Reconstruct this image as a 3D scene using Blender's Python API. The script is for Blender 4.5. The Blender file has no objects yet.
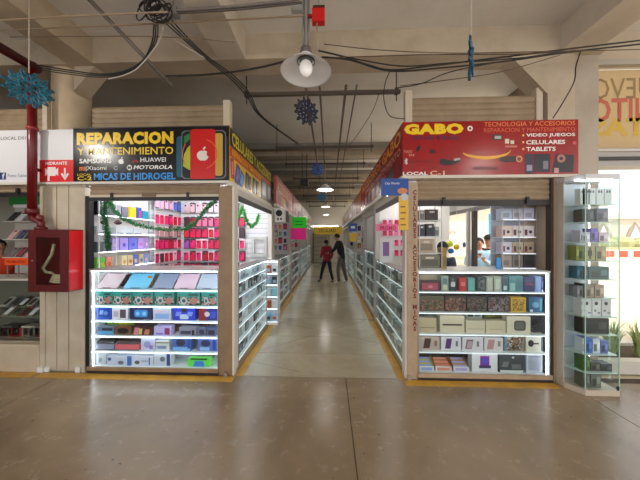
import bpy, bmesh, math, random
from mathutils import Vector, Matrix

RND = random.Random(11)
sc = bpy.context.scene
COL = sc.collection

# ------------------------------------------------------------------ camera
EYE = 1.6
FPX = 250.0
PSI = math.atan(9 / FPX)
cam_d = bpy.data.cameras.new('camera')
cam = bpy.data.objects.new('camera', cam_d)
COL.objects.link(cam)
cam.location = (0, 0, EYE)
cam.rotation_euler = (math.pi / 2, 0, PSI)
cam_d.sensor_width = 36
cam_d.lens = 36 * FPX / 640
cam_d.shift_y = -2 / 640
cam_d.clip_start = 0.05
cam_d.clip_end = 300
sc.camera = cam

# ------------------------------------------------------------------ world, sun, exposure
w = bpy.data.worlds.new('world')
sc.world = w
w.use_nodes = True
bg = w.node_tree.nodes['Background']
bg.inputs[0].default_value = (0.93, 0.96, 1.0, 1)
bg.inputs[1].default_value = 2.2
sun_d = bpy.data.lights.new('sun', 'SUN')
sun_d.energy = 4.0
sun_d.angle = 0.02
sun_d.color = (1.0, 0.95, 0.87)
sun = bpy.data.objects.new('sun', sun_d)
COL.objects.link(sun)
sun.location = (8, 12, 14)
sun.rotation_euler = (math.radians(22), math.radians(28), 0)
vs = sc.view_settings
vs.view_transform = 'Standard'
vs.look = 'None'
vs.exposure = -0.1
vs.gamma = 1.0
vs.use_curve_mapping = False
try:
    sc.cycles.use_denoising = True
    sc.cycles.max_bounces = 8
    sc.cycles.transparent_max_bounces = 24
    sc.cycles.sample_clamp_indirect = 6
except Exception:
    pass

# ------------------------------------------------------------------ measuring helpers
_s, _c = math.sin(PSI), math.cos(PSI)


def _ray(px, py):
    dx = (px - 320) / FPX
    return dx * _c - _s, dx * _s + _c, -(py - 238) / FPX


def PY(px, py, Y):
    r = _ray(px, py); t = Y / r[1]
    return Vector((r[0] * t, Y, EYE + r[2] * t))


def PX(px, py, X):
    r = _ray(px, py); t = X / r[0]
    return Vector((X, r[1] * t, EYE + r[2] * t))


def PZ(px, py, Z):
    r = _ray(px, py); t = (Z - EYE) / r[2]
    return Vector((r[0] * t, r[1] * t, Z))


# ------------------------------------------------------------------ materials
def lin(c):
    return tuple((x / 12.92 if x <= 0.04045 else ((x + 0.055) / 1.055) ** 2.4) for x in [v / 255 for v in c])


MATS = {}


def mat(rgb, rough=0.5, metal=0.0, emit=0.0, alpha=1.0, spec=0.5, noise=None, bump=0.0, trans=0.0):
    """rgb in 0-255 sRGB; noise = (second rgb, scale, amount) gives worn colour variation."""
    key = (rgb, rough, metal, emit, alpha, spec, noise, bump, trans)
    if key in MATS:
        return MATS[key]
    m = bpy.data.materials.new('paint_%02x%02x%02x' % tuple(int(v) for v in rgb))
    m.use_nodes = True
    nt = m.node_tree
    b = nt.nodes['Principled BSDF']
    col = (*lin(rgb), 1)
    b.inputs['Base Color'].default_value = col
    b.inputs['Roughness'].default_value = rough
    b.inputs['Metallic'].default_value = metal
    b.inputs['Specular IOR Level'].default_value = spec
    if alpha < 1:
        b.inputs['Alpha'].default_value = alpha
    if trans:
        b.inputs['Transmission Weight'].default_value = trans
    if emit:
        b.inputs['Emission Color'].default_value = col
        b.inputs['Emission Strength'].default_value = emit
    if noise or bump:
        geo = nt.nodes.new('ShaderNodeNewGeometry')
        nz = nt.nodes.new('ShaderNodeTexNoise')
        nz.inputs['Scale'].default_value = noise[1] if noise else 30
        nz.inputs['Detail'].default_value = 6
        nz.inputs['Roughness'].default_value = 0.62
        nt.links.new(geo.outputs['Position'], nz.inputs['Vector'])
        if noise:
            rp = nt.nodes.new('ShaderNodeValToRGB')
            rp.color_ramp.elements[0].position = 0.38
            rp.color_ramp.elements[1].position = 0.38 + 0.34 / max(noise[2], 0.05)
            rp.color_ramp.elements[0].color = col
            rp.color_ramp.elements[1].color = (*lin(noise[0]), 1)
            nt.links.new(nz.outputs['Fac'], rp.inputs['Fac'])
            nt.links.new(rp.outputs['Color'], b.inputs['Base Color'])
        if bump:
            bp = nt.nodes.new('ShaderNodeBump')
            bp.inputs['Strength'].default_value = bump
            bp.inputs['Distance'].default_value = 0.01
            nt.links.new(nz.outputs['Fac'], bp.inputs['Height'])
            nt.links.new(bp.outputs['Normal'], b.inputs['Normal'])
    MATS[key] = m
    return m


def printmat(colors, scale=40.0, rough=0.35, seed=0.0, stretch=(1, 1, 1)):
    """a busy flat printed picture: patches of the given colours."""
    key = ('print', tuple(colors), scale, rough, seed, stretch)
    if key in MATS:
        return MATS[key]
    m = bpy.data.materials.new('printed_picture')
    m.use_nodes = True
    nt = m.node_tree
    b = nt.nodes['Principled BSDF']
    b.inputs['Roughness'].default_value = rough
    tc = nt.nodes.new('ShaderNodeTexCoord')
    mp = nt.nodes.new('ShaderNodeMapping')
    mp.inputs['Location'].default_value = (seed * 1.7, seed * 2.3, seed)
    mp.inputs['Scale'].default_value = stretch
    nz = nt.nodes.new('ShaderNodeTexNoise')
    nz.inputs['Scale'].default_value = scale * 0.4
    nz.inputs['Detail'].default_value = 2
    vo = nt.nodes.new('ShaderNodeTexVoronoi')
    vo.inputs['Scale'].default_value = scale
    sep = nt.nodes.new('ShaderNodeSeparateColor')
    mx = nt.nodes.new('ShaderNodeMath'); mx.operation = 'ADD'
    ml = nt.nodes.new('ShaderNodeMath'); ml.operation = 'MULTIPLY'; ml.inputs[1].default_value = 0.5
    rp = nt.nodes.new('ShaderNodeValToRGB')
    rp.color_ramp.interpolation = 'CONSTANT'
    els = rp.color_ramp.elements
    while len(els) < len(colors):
        els.new(0.5)
    for i, c in enumerate(colors):
        els[i].position = 0.0 if i == 0 else 0.18 + 0.64 * i / len(colors)
        els[i].color = (*lin(c), 1)
    nt.links.new(tc.outputs['Object'], mp.inputs['Vector'])
    nt.links.new(mp.outputs['Vector'], vo.inputs['Vector'])
    nt.links.new(mp.outputs['Vector'], nz.inputs['Vector'])
    nt.links.new(vo.outputs['Color'], sep.inputs['Color'])
    nt.links.new(sep.outputs['Red'], mx.inputs[0])
    nt.links.new(nz.outputs['Fac'], mx.inputs[1])
    nt.links.new(mx.outputs[0], ml.inputs[0])
    nt.links.new(ml.outputs[0], rp.inputs['Fac'])
    nt.links.new(rp.outputs['Color'], b.inputs['Base Color'])
    MATS[key] = m
    return m


def glassmat():
    if 'glass' in MATS:
        return MATS['glass']
    m = bpy.data.materials.new('clear_glass')
    m.use_nodes = True
    nt = m.node_tree
    for n in list(nt.nodes):
        nt.nodes.remove(n)
    out = nt.nodes.new('ShaderNodeOutputMaterial')
    tr = nt.nodes.new('ShaderNodeBsdfTransparent')
    tr.inputs[0].default_value = (0.93, 0.97, 0.96, 1)
    gl = nt.nodes.new('ShaderNodeBsdfGlossy')
    gl.inputs['Roughness'].default_value = 0.03
    lw = nt.nodes.new('ShaderNodeLayerWeight')
    lw.inputs['Blend'].default_value = 0.5
    pw = nt.nodes.new('ShaderNodeMath'); pw.operation = 'POWER'; pw.inputs[1].default_value = 4.0
    ma = nt.nodes.new('ShaderNodeMath'); ma.operation = 'MULTIPLY_ADD'; ma.inputs[1].default_value = 0.35; ma.inputs[2].default_value = 0.025
    nt.links.new(lw.outputs['Facing'], pw.inputs[0])
    nt.links.new(pw.outputs[0], ma.inputs[0])
    mx = nt.nodes.new('ShaderNodeMixShader')
    nt.links.new(ma.outputs[0], mx.inputs[0])
    nt.links.new(tr.outputs[0], mx.inputs[1])
    nt.links.new(gl.outputs[0], mx.inputs[2])
    nt.links.new(mx.outputs[0], out.inputs[0])
    MATS['glass'] = m
    return m


GLASS = glassmat()
WHITE = mat((232, 232, 230), 0.45)
CREAM = mat((186, 170, 146), 0.5, noise=((168, 150, 126), 3.0, 0.8))
ALU = mat((176, 174, 170), 0.35, 0.7)
BLACK = mat((18, 17, 18), 0.5)
DARK = mat((42, 38, 36), 0.5)
LED = mat((235, 243, 255), 0.4, emit=10.0)
LEDEDGE = mat((238, 244, 252), 0.4, emit=1.3)
DIMEDGE = mat((226, 232, 236), 0.4, emit=0.35)
LEDHALF = mat((236, 240, 250), 0.4, emit=7.0)
YELLOW = mat((240, 196, 30), 0.4)
SHUTTER = mat((158, 136, 108), 0.5, noise=((124, 102, 76), 5.0, 0.7))
CONCRETE = mat((194, 178, 156), 0.8, noise=((158, 138, 114), 1.6, 0.8), bump=0.15)


# ------------------------------------------------------------------ frames and mesh building
class Fr:
    """a placing frame: u along the face, d into depth (front is -d), v up."""

    def __init__(self, o, rz=0.0, tilt=0.0):
        self.o = Vector(o); self.rz = rz
        c, s = math.cos(rz), math.sin(rz)
        self.ux = Vector((c, s, 0)); dy = Vector((-s, c, 0)); vz = Vector((0, 0, 1))
        ct, st = math.cos(tilt), math.sin(tilt)
        self.vz = vz * ct + dy * st
        self.dy = dy * ct - vz * st
        self.tilt = tilt

    def p(self, u, d, v):
        return self.o + self.ux * u + self.dy * d + self.vz * v

    def at(self, u, d, v, rz=0.0, tilt=0.0):
        return Fr(self.p(u, d, v), self.rz + rz, tilt)


def wm(o):
    m = o.matrix_basis.copy()
    while o.parent:
        o = o.parent
        m = o.matrix_basis @ m
    return m


class MB:
    def __init__(self):
        self.v = []; self.f = []

    def _hex(self, pts):
        n = len(self.v); self.v += [Vector(p) for p in pts]
        for q in ((0, 3, 2, 1), (4, 5, 6, 7), (0, 1, 5, 4), (1, 2, 6, 5), (2, 3, 7, 6), (3, 0, 4, 7)):
            self.f.append([n + i for i in q])
        return self

    def box(self, x0, x1, y0, y1, z0, z1):
        return self._hex([(x0, y0, z0), (x1, y0, z0), (x1, y1, z0), (x0, y1, z0), (x0, y0, z1), (x1, y0, z1), (x1, y1, z1), (x0, y1, z1)])

    def fbox(self, fr, u0, u1, d0, d1, v0, v1):
        P = fr.p
        return self._hex([P(u0, d0, v0), P(u1, d0, v0), P(u1, d1, v0), P(u0, d1, v0), P(u0, d0, v1), P(u1, d0, v1), P(u1, d1, v1), P(u0, d1, v1)])

    def fpoly(self, fr, pts, d0, d1):
        """a flat outline (u, v) counter-clockwise seen from the front, with thickness."""
        n = len(self.v); k = len(pts)
        self.v += [fr.p(u, d0, v) for u, v in pts] + [fr.p(u, d1, v) for u, v in pts]
        self.f.append([n + i for i in range(k)])
        self.f.append([n + k + i for i in reversed(range(k))])
        for i in range(k):
            j = (i + 1) % k
            self.f.append([n + j, n + i, n + k + i, n + k + j])
        return self

    def fdisc(self, fr, u, v, ru, rv, d0, d1, n=20):
        return self.fpoly(fr, [(u + ru * math.cos(2 * math.pi * i / n), v + rv * math.sin(2 * math.pi * i / n)) for i in range(n)], d0, d1)

    def fring(self, fr, u, v, r0, r1, d0, d1, n=24, a0=0.0, a1=2 * math.pi):
        full = abs(a1 - a0 - 2 * math.pi) < 1e-6
        m = n if full else n + 1
        b = len(self.v)
        for i in range(m):
            a = a0 + (a1 - a0) * i / n
            c, s = math.cos(a), math.sin(a)
            self.v += [fr.p(u + r0 * c, d0, v + r0 * s), fr.p(u + r1 * c, d0, v + r1 * s), fr.p(u + r1 * c, d1, v + r1 * s), fr.p(u + r0 * c, d1, v + r0 * s)]
        for i in range(n):
            j = (i + 1) % m
            for q in range(4):
                r = (q + 1) % 4
                self.f.append([b + i * 4 + q, b + i * 4 + r, b + j * 4 + r, b + j * 4 + q])
        if not full:
            self.f.append([b, b + 1, b + 2, b + 3]); e = b + n * 4
            self.f.append([e + 3, e + 2, e + 1, e])
        return self

    def frect(self, fr, u0, u1, v0, v1, t, d0, d1):
        """a rectangular ring of four bars."""
        self.fbox(fr, u0, u1, d0, d1, v0, v0 + t); self.fbox(fr, u0, u1, d0, d1, v1 - t, v1)
        self.fbox(fr, u0, u0 + t, d0, d1, v0 + t, v1 - t); self.fbox(fr, u1 - t, u1, d0, d1, v0 + t, v1 - t)
        return self

    def tube(self, pts, r, n=8, closed=False):
        pts = [Vector(p) for p in pts]
        rs = r if isinstance(r, (list, tuple)) else [r] * len(pts)
        b = len(self.v); K = len(pts)
        prev = None
        for i, p in enumerate(pts):
            if closed:
                t = pts[(i + 1) % K] - pts[i - 1]
            else:
                t = pts[min(i + 1, K - 1)] - pts[max(i - 1, 0)]
            if t.length < 1e-9:
                t = Vector((0, 0, 1))
            t.normalize()
            if prev is None:
                a = Vector((0, 0, 1)) if abs(t.z) < 0.9 else Vector((1, 0, 0))
                e = t.cross(a).normalized()
            else:
                e = (prev - t * prev.dot(t))
                e = e.normalized() if e.length > 1e-6 else t.orthogonal().normalized()
            prev = e
            g = t.cross(e)
            for k in range(n):
                an = 2 * math.pi * k / n
                self.v.append(p + (e * math.cos(an) + g * math.sin(an)) * rs[i])
        for i in range(K if closed else K - 1):
            j = (i + 1) % K
            for k in range(n):
                l = (k + 1) % n
                self.f.append([b + i * n + k, b + i * n + l, b + j * n + l, b + j * n + k])
        if not closed:
            self.f.append([b + k for k in reversed(range(n))])
            self.f.append([b + (K - 1) * n + k for k in range(n)])
        return self

    def lathe(self, prof, c, n=28, close=False):
        """prof: list of (radius, z) about the vertical through c."""
        b = len(self.v); c = Vector(c); K = len(prof)
        for r, z in prof:
            for k in range(n):
                a = 2 * math.pi * k / n
                self.v.append(c + Vector((r * math.cos(a), r * math.sin(a), z)))
        for i in range(K - 1):
            for k in range(n):
                l = (k + 1) % n
                self.f.append([b + i * n + k, b + i * n + l, b + (i + 1) * n + l, b + (i + 1) * n + k])
        return self

    def ball(self, c, rx, ry=None, rz=None, n=14, m=9):
        ry = ry or rx; rz = rz or rx
        c = Vector(c); b = len(self.v)
        for i in range(1, m):
            th = math.pi * i / m
            for k in range(n):
                a = 2 * math.pi * k / n
                self.v.append(c + Vector((rx * math.sin(th) * math.cos(a), ry * math.sin(th) * math.sin(a), rz * math.cos(th))))
        self.v += [c + Vector((0, 0, rz)), c - Vector((0, 0, rz))]
        T = len(self.v) - 2
        for i in range(m - 2):
            for k in range(n):
                l = (k + 1) % n
                self.f.append([b + i * n + k, b + (i + 1) * n + k, b + (i + 1) * n + l, b + i * n + l])
        for k in range(n):
            l = (k + 1) % n
            self.f.append([T, b + k, b + l]); self.f.append([T + 1, b + (m - 2) * n + l, b + (m - 2) * n + k])
        return self

    def build(self, name, material, parent=None, smooth=False):
        me = bpy.data.meshes.new(name)
        o = bpy.data.objects.new(name, me)
        COL.objects.link(o)
        if parent is not None:
            o.parent = parent
            inv = wm(parent).inverted()
            vs_ = [inv @ p for p in self.v]
        else:
            # a thing of one mesh: its origin at the middle of its base
            xs = [p.x for p in self.v]; ys = [p.y for p in self.v]; zs = [p.z for p in self.v]
            org = Vector(((min(xs) + max(xs)) / 2, (min(ys) + max(ys)) / 2, min(zs)))
            o.location = org
            vs_ = [p - org for p in self.v]
        me.from_pydata([tuple(p) for p in vs_], [], self.f)
        me.materials.append(material)
        if smooth:
            me.polygons.foreach_set('use_smooth', [True] * len(me.polygons))
        me.update()
        return o


USED = set()


def tag(o, label, cat, group=None):
    if label in USED:
        k = 2
        while '%s, number %d there' % (label, k) in USED:
            k += 1
        label = '%s, number %d there' % (label, k)
    USED.add(label)
    o['label'] = label
    o['category'] = cat
    if group:
        o['group'] = group
    return o


def thing(name, label, cat, loc, rz=0.0, group=None):
    o = bpy.data.objects.new(name, None)
    COL.objects.link(o)
    o.empty_display_size = 0.1
    o.location = loc
    o.rotation_euler = (0, 0, rz)
    return tag(o, label, cat, group)


def struct(o, label=None):
    o['kind'] = 'structure'
    if label:
        o['label'] = label
    return o


def stuff(o):
    o['kind'] = 'stuff'
    return o


def ftext(s, fr, u0, u1, v0, v1, d, material, parent, name='lettering', bold=0.0, shear=0.0, thick=0.002, mirror=False, space=1.0, line=1.0, align='LEFT'):
    cu = bpy.data.curves.new(name, 'FONT')
    cu.body = s
    cu.resolution_u = 2
    cu.offset = bold
    cu.shear = shear
    cu.space_character = space
    cu.space_line = line
    cu.align_x = align
    tmp = bpy.data.objects.new('tmp', cu)
    COL.objects.link(tmp)
    dg = bpy.context.evaluated_depsgraph_get()
    me = bpy.data.meshes.new_from_object(tmp.evaluated_get(dg))
    bpy.data.objects.remove(tmp)
    bpy.data.curves.remove(cu)
    me.name = name
    xs = [q.co.x for q in me.vertices]; ys = [q.co.y for q in me.vertices]
    if not xs:
        return None
    x0, x1, y0, y1 = min(xs), max(xs), min(ys), max(ys)
    o = bpy.data.objects.new(name, me)
    COL.objects.link(o)
    o.parent = parent
    inv = wm(parent).inverted()
    for q in me.vertices:
        a = (q.co.x - x0) / (x1 - x0)
        if mirror:
            a = 1 - a
        q.co = inv @ fr.p(u0 + a * (u1 - u0), d - thick, v0 + (q.co.y - y0) / (y1 - y0) * (v1 - v0))
    me.materials.clear()
    me.materials.append(material)
    if not mirror:
        pass
    me.update()
    return o


ORD = ['first', 'second', 'third', 'fourth', 'fifth', 'sixth', 'seventh', 'eighth', 'ninth', 'tenth', 'eleventh', 'twelfth', 'thirteenth', 'fourteenth', 'fifteenth', 'sixteenth', 'seventeenth', 'eighteenth', 'nineteenth', 'twentieth']


def rrect(u0, u1, v0, v1, r, n=4):
    pts = []
    for cx, cy, a0 in ((u1 - r, v0 + r, -90), (u1 - r, v1 - r, 0), (u0 + r, v1 - r, 90), (u0 + r, v0 + r, 180)):
        for i in range(n + 1):
            a = math.radians(a0 + 90 * i / n)
            pts.append((cx + r * math.cos(a), cy + r * math.sin(a)))
    return pts


def fruit_mark(fr, u, v, h, d, material, parent):
    """the bitten fruit mark: body with a bite on its right and a leaf."""
    body = []
    for i in range(28):
        a = math.pi / 2 + 2 * math.pi * i / 28
        r = 0.40 * (1 - 0.10 * math.cos(2 * a + math.pi) * (1 if math.sin(a) > 0 else 0.6))
        x, y = r * 0.98 * math.cos(a), r * math.sin(a) - 0.08
        if abs(math.cos(a)) < 0.2:
            y -= 0.05 * (1 if math.sin(a) > 0 else -1)
        bx, by, br = 0.47, 0.02, 0.2
        q = math.hypot(x - bx, y - by)
        if q < br:
            x = bx - math.sqrt(max(br * br - (y - by) ** 2, 0))
        body.append((u + x * h, v + y * h))
    MB().fpoly(fr, body, d - 0.002, d).build('fruit_mark', material, parent)
    MB().fpoly(fr, [(u + 0.0 * h, v + 0.32 * h), (u + 0.1 * h, v + 0.34 * h), (u + 0.18 * h, v + 0.43 * h), (u + 0.19 * h, v + 0.55 * h), (u + 0.08 * h, v + 0.52 * h), (u + 0.01 * h, v + 0.43 * h)], d - 0.002, d).build('fruit_mark_leaf', material, parent)


def product(name, label, cat, group, fr, w, h, dp, body, arts=(), part='carton'):
    """a boxed article; fr origin = its front lower left corner. arts: (shape, u, v, w, h, material) as fractions of the front."""
    if not arts:
        o = MB().fbox(fr, 0, w, 0, dp, 0, h).build(name, body)
        return tag(o, label, cat, group)
    t = thing(name, label, cat, fr.p(w / 2, dp / 2, 0), fr.rz, group)
    MB().fbox(fr, 0, w, 0, dp, 0, h).build(part, body, t)
    for i, a in enumerate(arts):
        sh, u, v, ww, hh, m = a[:6]
        u0, v0, uw, vh = u * w, v * h, ww * w, hh * h
        d1 = -0.0008 * (i + 1)
        b = MB()
        if sh == 'rect':
            b.fbox(fr, u0, u0 + uw, d1, 0, v0, v0 + vh); nm = 'printed_panel'
        elif sh == 'disc':
            b.fdisc(fr, u0 + uw / 2, v0 + vh / 2, uw / 2, vh / 2, d1, 0, 14); nm = 'printed_disc'
        elif sh == 'slant':
            b.fpoly(fr, [(u0, v0), (u0 + uw * 0.78, v0), (u0 + uw, v0 + vh), (u0 + uw * 0.22, v0 + vh)], d1, 0); nm = 'printed_phone'
        elif sh == 'ring':
            b.fring(fr, u0 + uw / 2, v0 + vh / 2, min(uw, vh) * 0.36, min(uw, vh) * 0.5, d1, 0, 18); nm = 'printed_ring'
        elif sh == 'round':
            b.fpoly(fr, rrect(u0, u0 + uw, v0, v0 + vh, min(uw, vh) * 0.25, 3), d1, 0); nm = 'printed_shape'
        b.build(nm, m, t)
    return t

# ================================================================== THE SETTING
FAC = 2.87            # plane of the stall fronts
LX = -1.10            # aisle side of the left row
RX = 0.88             # aisle side of the right row
ENDY = 16.0

def floormat(c0, c1, c2, r0, r1):
    """worn polished concrete: broad stains, fine mottling, dark specks and uneven gloss."""
    m = bpy.data.materials.new('polished_concrete'); m.use_nodes = True
    nt = m.node_tree; b = nt.nodes['Principled BSDF']; N = nt.nodes.new; L = nt.links.new
    geo = N('ShaderNodeNewGeometry')
    def nz(scale, detail, rough, dist=0.0):
        n = N('ShaderNodeTexNoise'); n.inputs['Scale'].default_value = scale; n.inputs['Detail'].default_value = detail
        n.inputs['Roughness'].default_value = rough; n.inputs['Distortion'].default_value = dist
        L(geo.outputs['Position'], n.inputs['Vector']); return n
    def ramp(src, p0, p1, a0, a1):
        r = N('ShaderNodeValToRGB'); e = r.color_ramp.elements
        e[0].position, e[1].position = p0, p1; e[0].color, e[1].color = a0, a1
        L(src, r.inputs['Fac']); return r
    broad = nz(0.9, 5, 0.6, 0.6); fine = nz(9.0, 8, 0.7); speck = nz(26.0, 3, 0.5)
    r1_ = ramp(broad.outputs['Fac'], .34, .66, (*lin(c0), 1), (*lin(c1), 1))
    r2_ = ramp(fine.outputs['Fac'], .40, .62, (0, 0, 0, 1), (1, 1, 1, 1))
    mx = N('ShaderNodeMix'); mx.data_type = 'RGBA'; mx.blend_type = 'MULTIPLY'; mx.inputs[0].default_value = .05
    L(r1_.outputs[0], mx.inputs[6]); L(r2_.outputs[0], mx.inputs[7])
    r3_ = ramp(speck.outputs['Fac'], .70, .74, (0, 0, 0, 1), (1, 1, 1, 1))
    mx2 = N('ShaderNodeMix'); mx2.data_type = 'RGBA'; mx2.inputs[7].default_value = (*lin(c2), 1)
    L(r3_.outputs[0], mx2.inputs[0]); L(mx.outputs[2], mx2.inputs[6]); L(mx2.outputs[2], b.inputs['Base Color'])
    mr = N('ShaderNodeMapRange'); mr.inputs['To Min'].default_value = r0; mr.inputs['To Max'].default_value = r1
    mr.inputs['From Min'].default_value = .3; mr.inputs['From Max'].default_value = .7
    L(fine.outputs['Fac'], mr.inputs['Value']); L(mr.outputs[0], b.inputs['Roughness'])
    b.inputs['Specular IOR Level'].default_value = .55
    bp = N('ShaderNodeBump'); bp.inputs['Strength'].default_value = .05; bp.inputs['Distance'].default_value = .01
    L(broad.outputs['Fac'], bp.inputs['Height']); L(bp.outputs['Normal'], b.inputs['Normal'])
    return m


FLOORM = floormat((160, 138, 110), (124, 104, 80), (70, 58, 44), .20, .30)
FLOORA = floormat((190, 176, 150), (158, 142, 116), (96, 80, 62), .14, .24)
JOINT = mat((70, 56, 42), 0.9)
floor = struct(MB().box(-9, 7, -6, 2.99, -0.2, -0.012).box(-9, 2.62, 2.99, ENDY + 1, -0.2, -0.012).build('floor', JOINT), 'polished brownish concrete floor with joints')
G = 0.004


def slab(x0, x1, y0, y1, m):
    MB().box(x0 + G, x1 - G, y0 + G, y1 - G, -0.02, 0).build('slab', m, floor)


xe = [-9, -3.1, 0.19, 2.62, 7]
for i in range(4):
    slab(xe[i], xe[i + 1], -6, 0.2, FLOORM)
    slab(xe[i], xe[i + 1], 0.2, FAC, FLOORM)
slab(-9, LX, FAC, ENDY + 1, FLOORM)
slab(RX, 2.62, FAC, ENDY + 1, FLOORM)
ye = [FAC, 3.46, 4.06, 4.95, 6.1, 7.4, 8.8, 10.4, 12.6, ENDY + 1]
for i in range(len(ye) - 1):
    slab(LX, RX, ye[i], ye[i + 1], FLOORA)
for a_, b_ in (((262, 318), (388, 345)), ((255, 352), (372, 318)), ((246, 360), (300, 372))):
    p0, p1 = PZ(*a_, 0), PZ(*b_, 0)
    dv = (p1 - p0).normalized(); sd = Vector((-dv.y, dv.x, 0)) * .003; up = Vector((0, 0, .0006))
    MB()._hex([p0 - sd, p1 - sd, p1 + sd, p0 + sd, p0 - sd + up, p1 - sd + up, p1 + sd + up, p0 + sd + up]).build('saw_cut', mat((104, 88, 68), .9), floor)
STRIPE = mat((204, 152, 44), 0.45, noise=((150, 112, 60), 7.0, 0.6))
for a in ((-9, -3.44, 2.74, 2.85), (-3.40, LX + 0.02, 2.74, 2.85), (0.84, 2.47, 2.74, 2.85)):
    MB().box(a[0], a[1], a[2], a[3], 0, 0.0015).build('yellow_stripe', STRIPE, floor)
for y0, y1 in ((2.86, 4.85), (4.95, 7.3), (7.4, 10.2)):
    MB().box(LX, LX + 0.10, y0, y1, 0, 0.0015).build('yellow_stripe', STRIPE, floor)
    MB().box(RX - 0.10, RX - 0.0, y0, y1, 0, 0.0015).build('yellow_stripe', STRIPE, floor)

# ceiling with its beams
ceiling = struct(MB().box(-9, 3.1, 3.2, ENDY + 1, 4.0, 4.25).box(-9, 7, -6, 3.2, 4.0, 4.25).build('ceiling', mat((230, 226, 220), 0.85, noise=((200, 190, 176), 0.8, 0.7), bump=0.1)), 'stained concrete ceiling slab')
BEAMZ = 3.70
BEAMLIT = mat((212, 202, 188), 0.8, noise=((186, 170, 150), 1.6, 0.7), bump=0.1)  # lighter concrete, with the floor's bounce light put into the colour
for x0, x1, bm_ in ((-3.16, -2.84, CONCRETE), (-1.30, -0.98, BEAMLIT), (2.60, 2.98, BEAMLIT)):
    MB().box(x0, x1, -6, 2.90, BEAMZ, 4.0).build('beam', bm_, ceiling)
MB().box(-9, 3.1, 2.90, 3.20, BEAMZ, 4.0).build('cross_beam', CONCRETE, ceiling)
for y in (6.6, 9.4, 12.2, 15.0):
    MB().box(-9, 3.1, y, y + 0.3, 3.78, 4.0).build('cross_beam', CONCRETE, ceiling)
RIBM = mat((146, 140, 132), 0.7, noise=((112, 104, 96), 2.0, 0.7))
# haunches where the beams meet the columns
for x0, x1 in ((-3.52, -3.12),):
    b = MB(); f = Fr((0, 3.2, 0))
    b.fpoly(f, [(-3.12, 3.40), (-2.86, 3.70), (-3.12, 3.70)], -0.25, -0.05).build('haunch', CONCRETE, ceiling)
b = MB(); f = Fr((0, 3.2, 0))
b.fpoly(f, [(2.50, 3.25), (2.50, 3.70), (2.08, 3.70)], -0.25, -0.05).build('haunch', CONCRETE, ceiling)

# walls
WALLM = mat((150, 138, 122), 0.8, noise=((112, 98, 82), 1.2, 0.8))
struct(MB().box(-9.2, -9.0, -6, ENDY + 1, 0, 4.0).build('wall_left', WALLM), 'dim plastered hall wall')
struct(MB().box(-9.2, 3.1, ENDY + 0.5, ENDY + 0.7, 0, 4.0).build('wall_back', mat((206, 200, 188), 0.8)), 'pale wall closing the far end of the aisle')

struct(MB().box(3.02, 3.09, 3.37, 4.4, 2.7, 3.998).build('wall_upper_right', WALLM), 'dim upper wall beside the square column')
# round column behind the white sign
colm = mat((206, 186, 156), 0.7, noise=((172, 148, 118), 2.2, 0.8))
struct(MB().lathe([(0.19, 0), (0.19, 3.70)], (-3.32, 3.12, 0), 32).build('column', colm, smooth=True), 'round cream column rising above the white sign')
# white sheet cladding below it, between the two stalls
CLAD = mat((204, 192, 172), 0.5, noise=((172, 152, 124), 3.0, 0.6))
cl = struct(MB().box(-3.40, -2.95, 2.90, 2.93, 0, 2.26).build('wall_cladding', CLAD), 'white painted metal cladding between the stalls')
for x0, x1 in ((-3.40, -3.27), (-3.262, -3.12), (-3.112, -2.95)):
    MB().box(x0 + 0.002, x1 - 0.002, 2.885, 2.90, 0.03, 2.25).build('panel', CLAD, cl)
MB().box(-3.02, -2.96, 2.865, 2.885, 0.0, 0.06).build('foot_bracket', WHITE, cl)
MB().box(-3.40, -3.35, 2.865, 2.885, 0.0, 0.05).build('foot_bracket', WHITE, cl)

# square column at the open side, with a second narrower pier
struct(MB().box(2.50, 2.80, 2.95, 3.40, 0, 3.70).build('column', mat((196, 180, 160), 0.75, noise=((164, 144, 122), 1.8, 0.8))), 'square cream column behind the red sign')
struct(MB().box(2.80, 3.09, 2.98, 3.36, 0, 3.70).build('column', mat((178, 166, 152), 0.75, noise=((150, 134, 116), 1.8, 0.8))), 'narrow greyish pier beside the daylight opening')

# header and transom over the daylight opening
tr = struct(MB().box(3.09, 7, 3.02, 3.22, 2.44, 2.64).build('trim_1', mat((172, 166, 160), 0.5)), 'grey transom rail over the daylight opening')
MB().box(3.09, 7, 2.99, 3.02, 2.50, 2.535).build('rail_groove', mat((60, 56, 54), 0.6), tr)
MB().box(3.09, 7, 3.00, 3.02, 2.60, 2.625).build('rail_lip', mat((196, 190, 182), 0.5), tr)
struct(MB().box(3.09, 7, 3.02, 3.19, 3.66, 3.999).build('trim_2', mat((190, 176, 156), 0.7)), 'pale header over the translucent banner')
struct(MB().box(3.09, 7, 3.0, 3.06, 3.60, 3.66).build('trim_3', mat((176, 168, 158), 0.5)), 'metal strip holding the banner top')

# banner seen from its back, daylight coming through
bm = bpy.data.materials.new('backlit_banner')
bm.use_nodes = True
nt = bm.node_tree
for n in list(nt.nodes):
    nt.nodes.remove(n)
o_ = nt.nodes.new('ShaderNodeOutputMaterial'); df = nt.nodes.new('ShaderNodeBsdfDiffuse'); tl = nt.nodes.new('ShaderNodeBsdfTranslucent'); mxx = nt.nodes.new('ShaderNodeMixShader')
df.inputs[0].default_value = (*lin((226, 208, 174)), 1); tl.inputs[0].default_value = (*lin((214, 192, 150)), 1)
mxx.inputs[0].default_value = 0.5
nt.links.new(df.outputs[0], mxx.inputs[1]); nt.links.new(tl.outputs[0], mxx.inputs[2]); nt.links.new(mxx.outputs[0], o_.inputs[0])
ban = thing('banner', 'translucent yellowish banner seen from behind with mirrored letters over the opening', 'banner', (5, 3.1, 2.66))
MB().box(3.095, 6.9, 3.10, 3.104, 2.645, 3.60).build('banner_cloth', bm, ban)
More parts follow.
